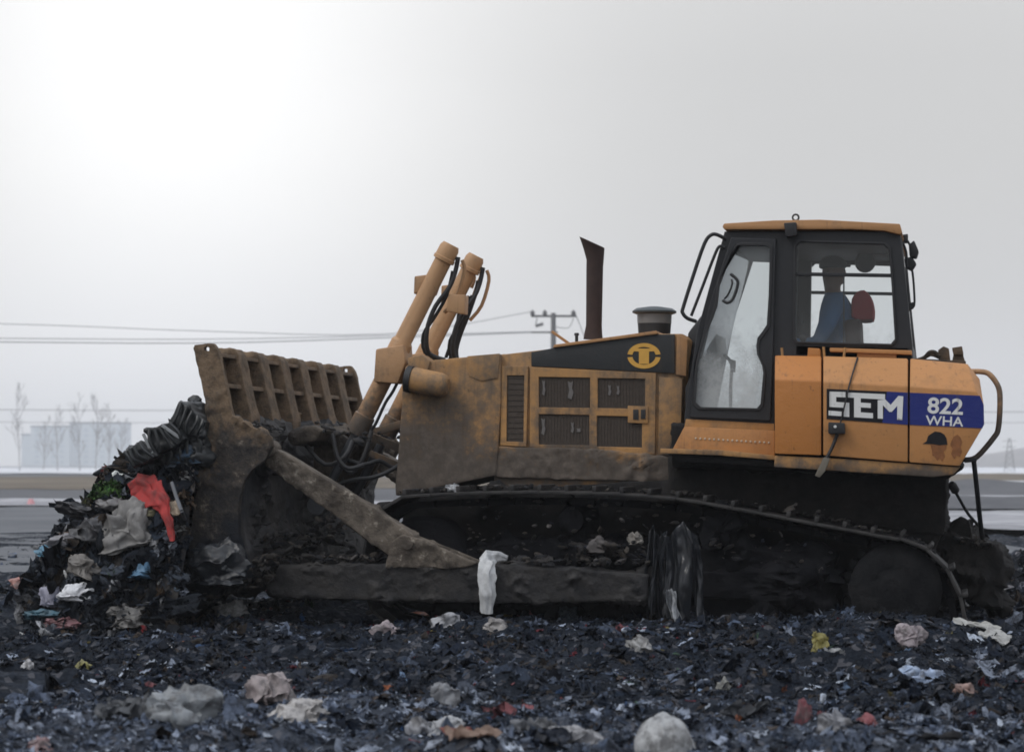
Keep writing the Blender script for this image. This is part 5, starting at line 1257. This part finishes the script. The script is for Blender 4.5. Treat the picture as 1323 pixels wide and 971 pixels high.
# lattice pylon at right
Dl = 300.0; e = bpy.data.objects.new('pylon', None); COL.objects.link(e); b = fp(1304, Dl, 0); e.location = b; tag(e, 'small hazy lattice pylon at the far right', 'pylon')
mb = MB()
for s in (-1, 1): mb.tube([rt * (s * .7), rt * (s * .12) + Vector((0,0,4.6))], .05, 5, smooth=0)
for i in range(6):
    z = i * .75; w = .7 - .58 * z / 4.6; w2 = .7 - .58 * (z + .75) / 4.6; mb.tube([rt * -w + Vector((0,0,z)), rt * w2 + Vector((0,0,z+.75))], .03, 4, smooth=0); mb.tube([rt * w + Vector((0,0,z)), rt * -w2 + Vector((0,0,z+.75))], .03, 4, smooth=0)
mb.build('lattice_tower', pm_, e)
mb = MB()
for z in (3.4, 4.2): mb.tube([rt * -.9 + Vector((0,0,z)), rt * .9 + Vector((0,0,z))], .04, 4, smooth=0)
mb.build('crossarm', pm_, e)
# marker by the road
p = G(40, 652, .05); tag(MB().spin(p, p + Vector((0, 0, .16)), [(0,.12),(.4,.10),(1,.06)], 8).build('road_marker', plain('marker_pink', (.6,.3,.32), .6), None), 'small pink marker on the snowy edge of the grey road', 'marker')

# ------------------------------------------------------------------ haze, sky, sun
mb = MB(); mb.box(-1150, 850, -70, 1500, -1.4, 34, 0); hz = mb.build('haze', None, None, 0)
m, nt = newmat('haze_air'); v = nd(nt, 'ShaderNodeVolumePrincipled', Color=(.96, .975, 1.0, 1), Density=.0006, Anisotropy=.1)
o = nt.nodes.new('ShaderNodeOutputMaterial'); nt.links.new(v.outputs[0], o.inputs['Volume']); hz.data.materials.append(m)
tag(hz, 'thin winter haze over the landfill', 'haze', kind='stuff')

SUN_EL, SUN_AZ = math.radians(48), math.radians(-62)     # azimuth measured from +Y towards +X
sund = Vector((math.sin(SUN_AZ) * math.cos(SUN_EL), math.cos(SUN_AZ) * math.cos(SUN_EL), math.sin(SUN_EL)))
sund = Vector((-.52, -.42, .74)).normalized(); SUN_EL = math.asin(sund.z); SUN_AZ = math.atan2(sund.x, sund.y)
sl = bpy.data.lights.new('sun', 'SUN'); sl.energy = 1.0; sl.angle = math.radians(25); sl.color = (1, .96, .9)
so = bpy.data.objects.new('sun', sl); COL.objects.link(so); so.rotation_euler = sund.to_track_quat('Z', 'Y').to_euler()
W = bpy.data.worlds.new('World'); S.world = W; W.use_nodes = True; nt = W.node_tree; nt.nodes.clear()
tc = nd(nt, 'ShaderNodeTexCoord'); gen = tc.outputs['Generated']
sky = nd(nt, 'ShaderNodeTexSky', {'sky_type': 'NISHITA', 'sun_disc': False, 'sun_elevation': SUN_EL, 'sun_rotation': SUN_AZ, 'air_density': 1.0, 'dust_density': 4.0})
hs = nd(nt, 'ShaderNodeHueSaturation', Saturation=.25, Color=sky.outputs[0])
z = nd(nt, 'ShaderNodeSeparateXYZ', Vector=gen).outputs[2]
zz = mth(nt, 'MAXIMUM', mth(nt, 'SUBTRACT', z, .17), 0.0)
gd = ray(225, 95)
dt = nd(nt, 'ShaderNodeVectorMath', {'operation': 'DOT_PRODUCT'}, i0=gen, i1=gd[:]).outputs['Value']
ang = mth(nt, 'ARCCOSINE', mth(nt, 'MINIMUM', dt, .99999))
glow = mth(nt, 'POWER', 2.718, mth(nt, 'MULTIPLY', -1.0, mth(nt, 'POWER', mth(nt, 'DIVIDE', ang, .138), 2.0)))
cl = nd(nt, 'ShaderNodeTexNoise', Vector=nd(nt, 'ShaderNodeMapping', Vector=gen, Scale=(1, 1, 3)).outputs[0], Scale=2.2, Detail=4, Roughness=.5).outputs[0]
lum = mth(nt, 'ADD', .60, mth(nt, 'MULTIPLY', zz, .85))                   # overcast: brighter overhead
lum = mth(nt, 'ADD', lum, mth(nt, 'MULTIPLY', glow, .46))
lum = mth(nt, 'MULTIPLY', lum, mth(nt, 'ADD', .94, mth(nt, 'MULTIPLY', cl, .12)))
colr = mixc(nt, sstep(nt, z, 0.0, .14), (.985, .993, 1.025), (1.0, 1.0, 1.0))
colr = mixc(nt, sstep(nt, z, .22, .5), colr, (.93, .985, 1.08))
cc = nd(nt, 'ShaderNodeVectorMath', {'operation': 'SCALE'}, i0=colr, Scale=lum).outputs[0]
b1 = nd(nt, 'ShaderNodeBackground', Color=hs.outputs[0], Strength=.05 * .2)
b2 = nd(nt, 'ShaderNodeBackground', Color=cc, Strength=1.0)
ad = nd(nt, 'ShaderNodeAddShader', i0=b1.outputs[0], i1=b2.outputs[0])
ow = nt.nodes.new('ShaderNodeOutputWorld'); nt.links.new(ad.outputs[0], ow.inputs[0])

S.view_settings.view_transform = 'Standard'; S.view_settings.look = 'None'; S.view_settings.exposure = 0; S.view_settings.gamma = 1; S.view_settings.use_curve_mapping = False
S.cycles.use_denoising = True; S.cycles.max_bounces = 8; S.cycles.volume_bounces = 2; S.cycles.transparent_max_bounces = 16
S.cycles.filter_width = 1.7
cd.dof.use_dof = True; cd.dof.focus_distance = 16.0; cd.dof.aperture_fstop = 3.6
S.render.engine = 'CYCLES'
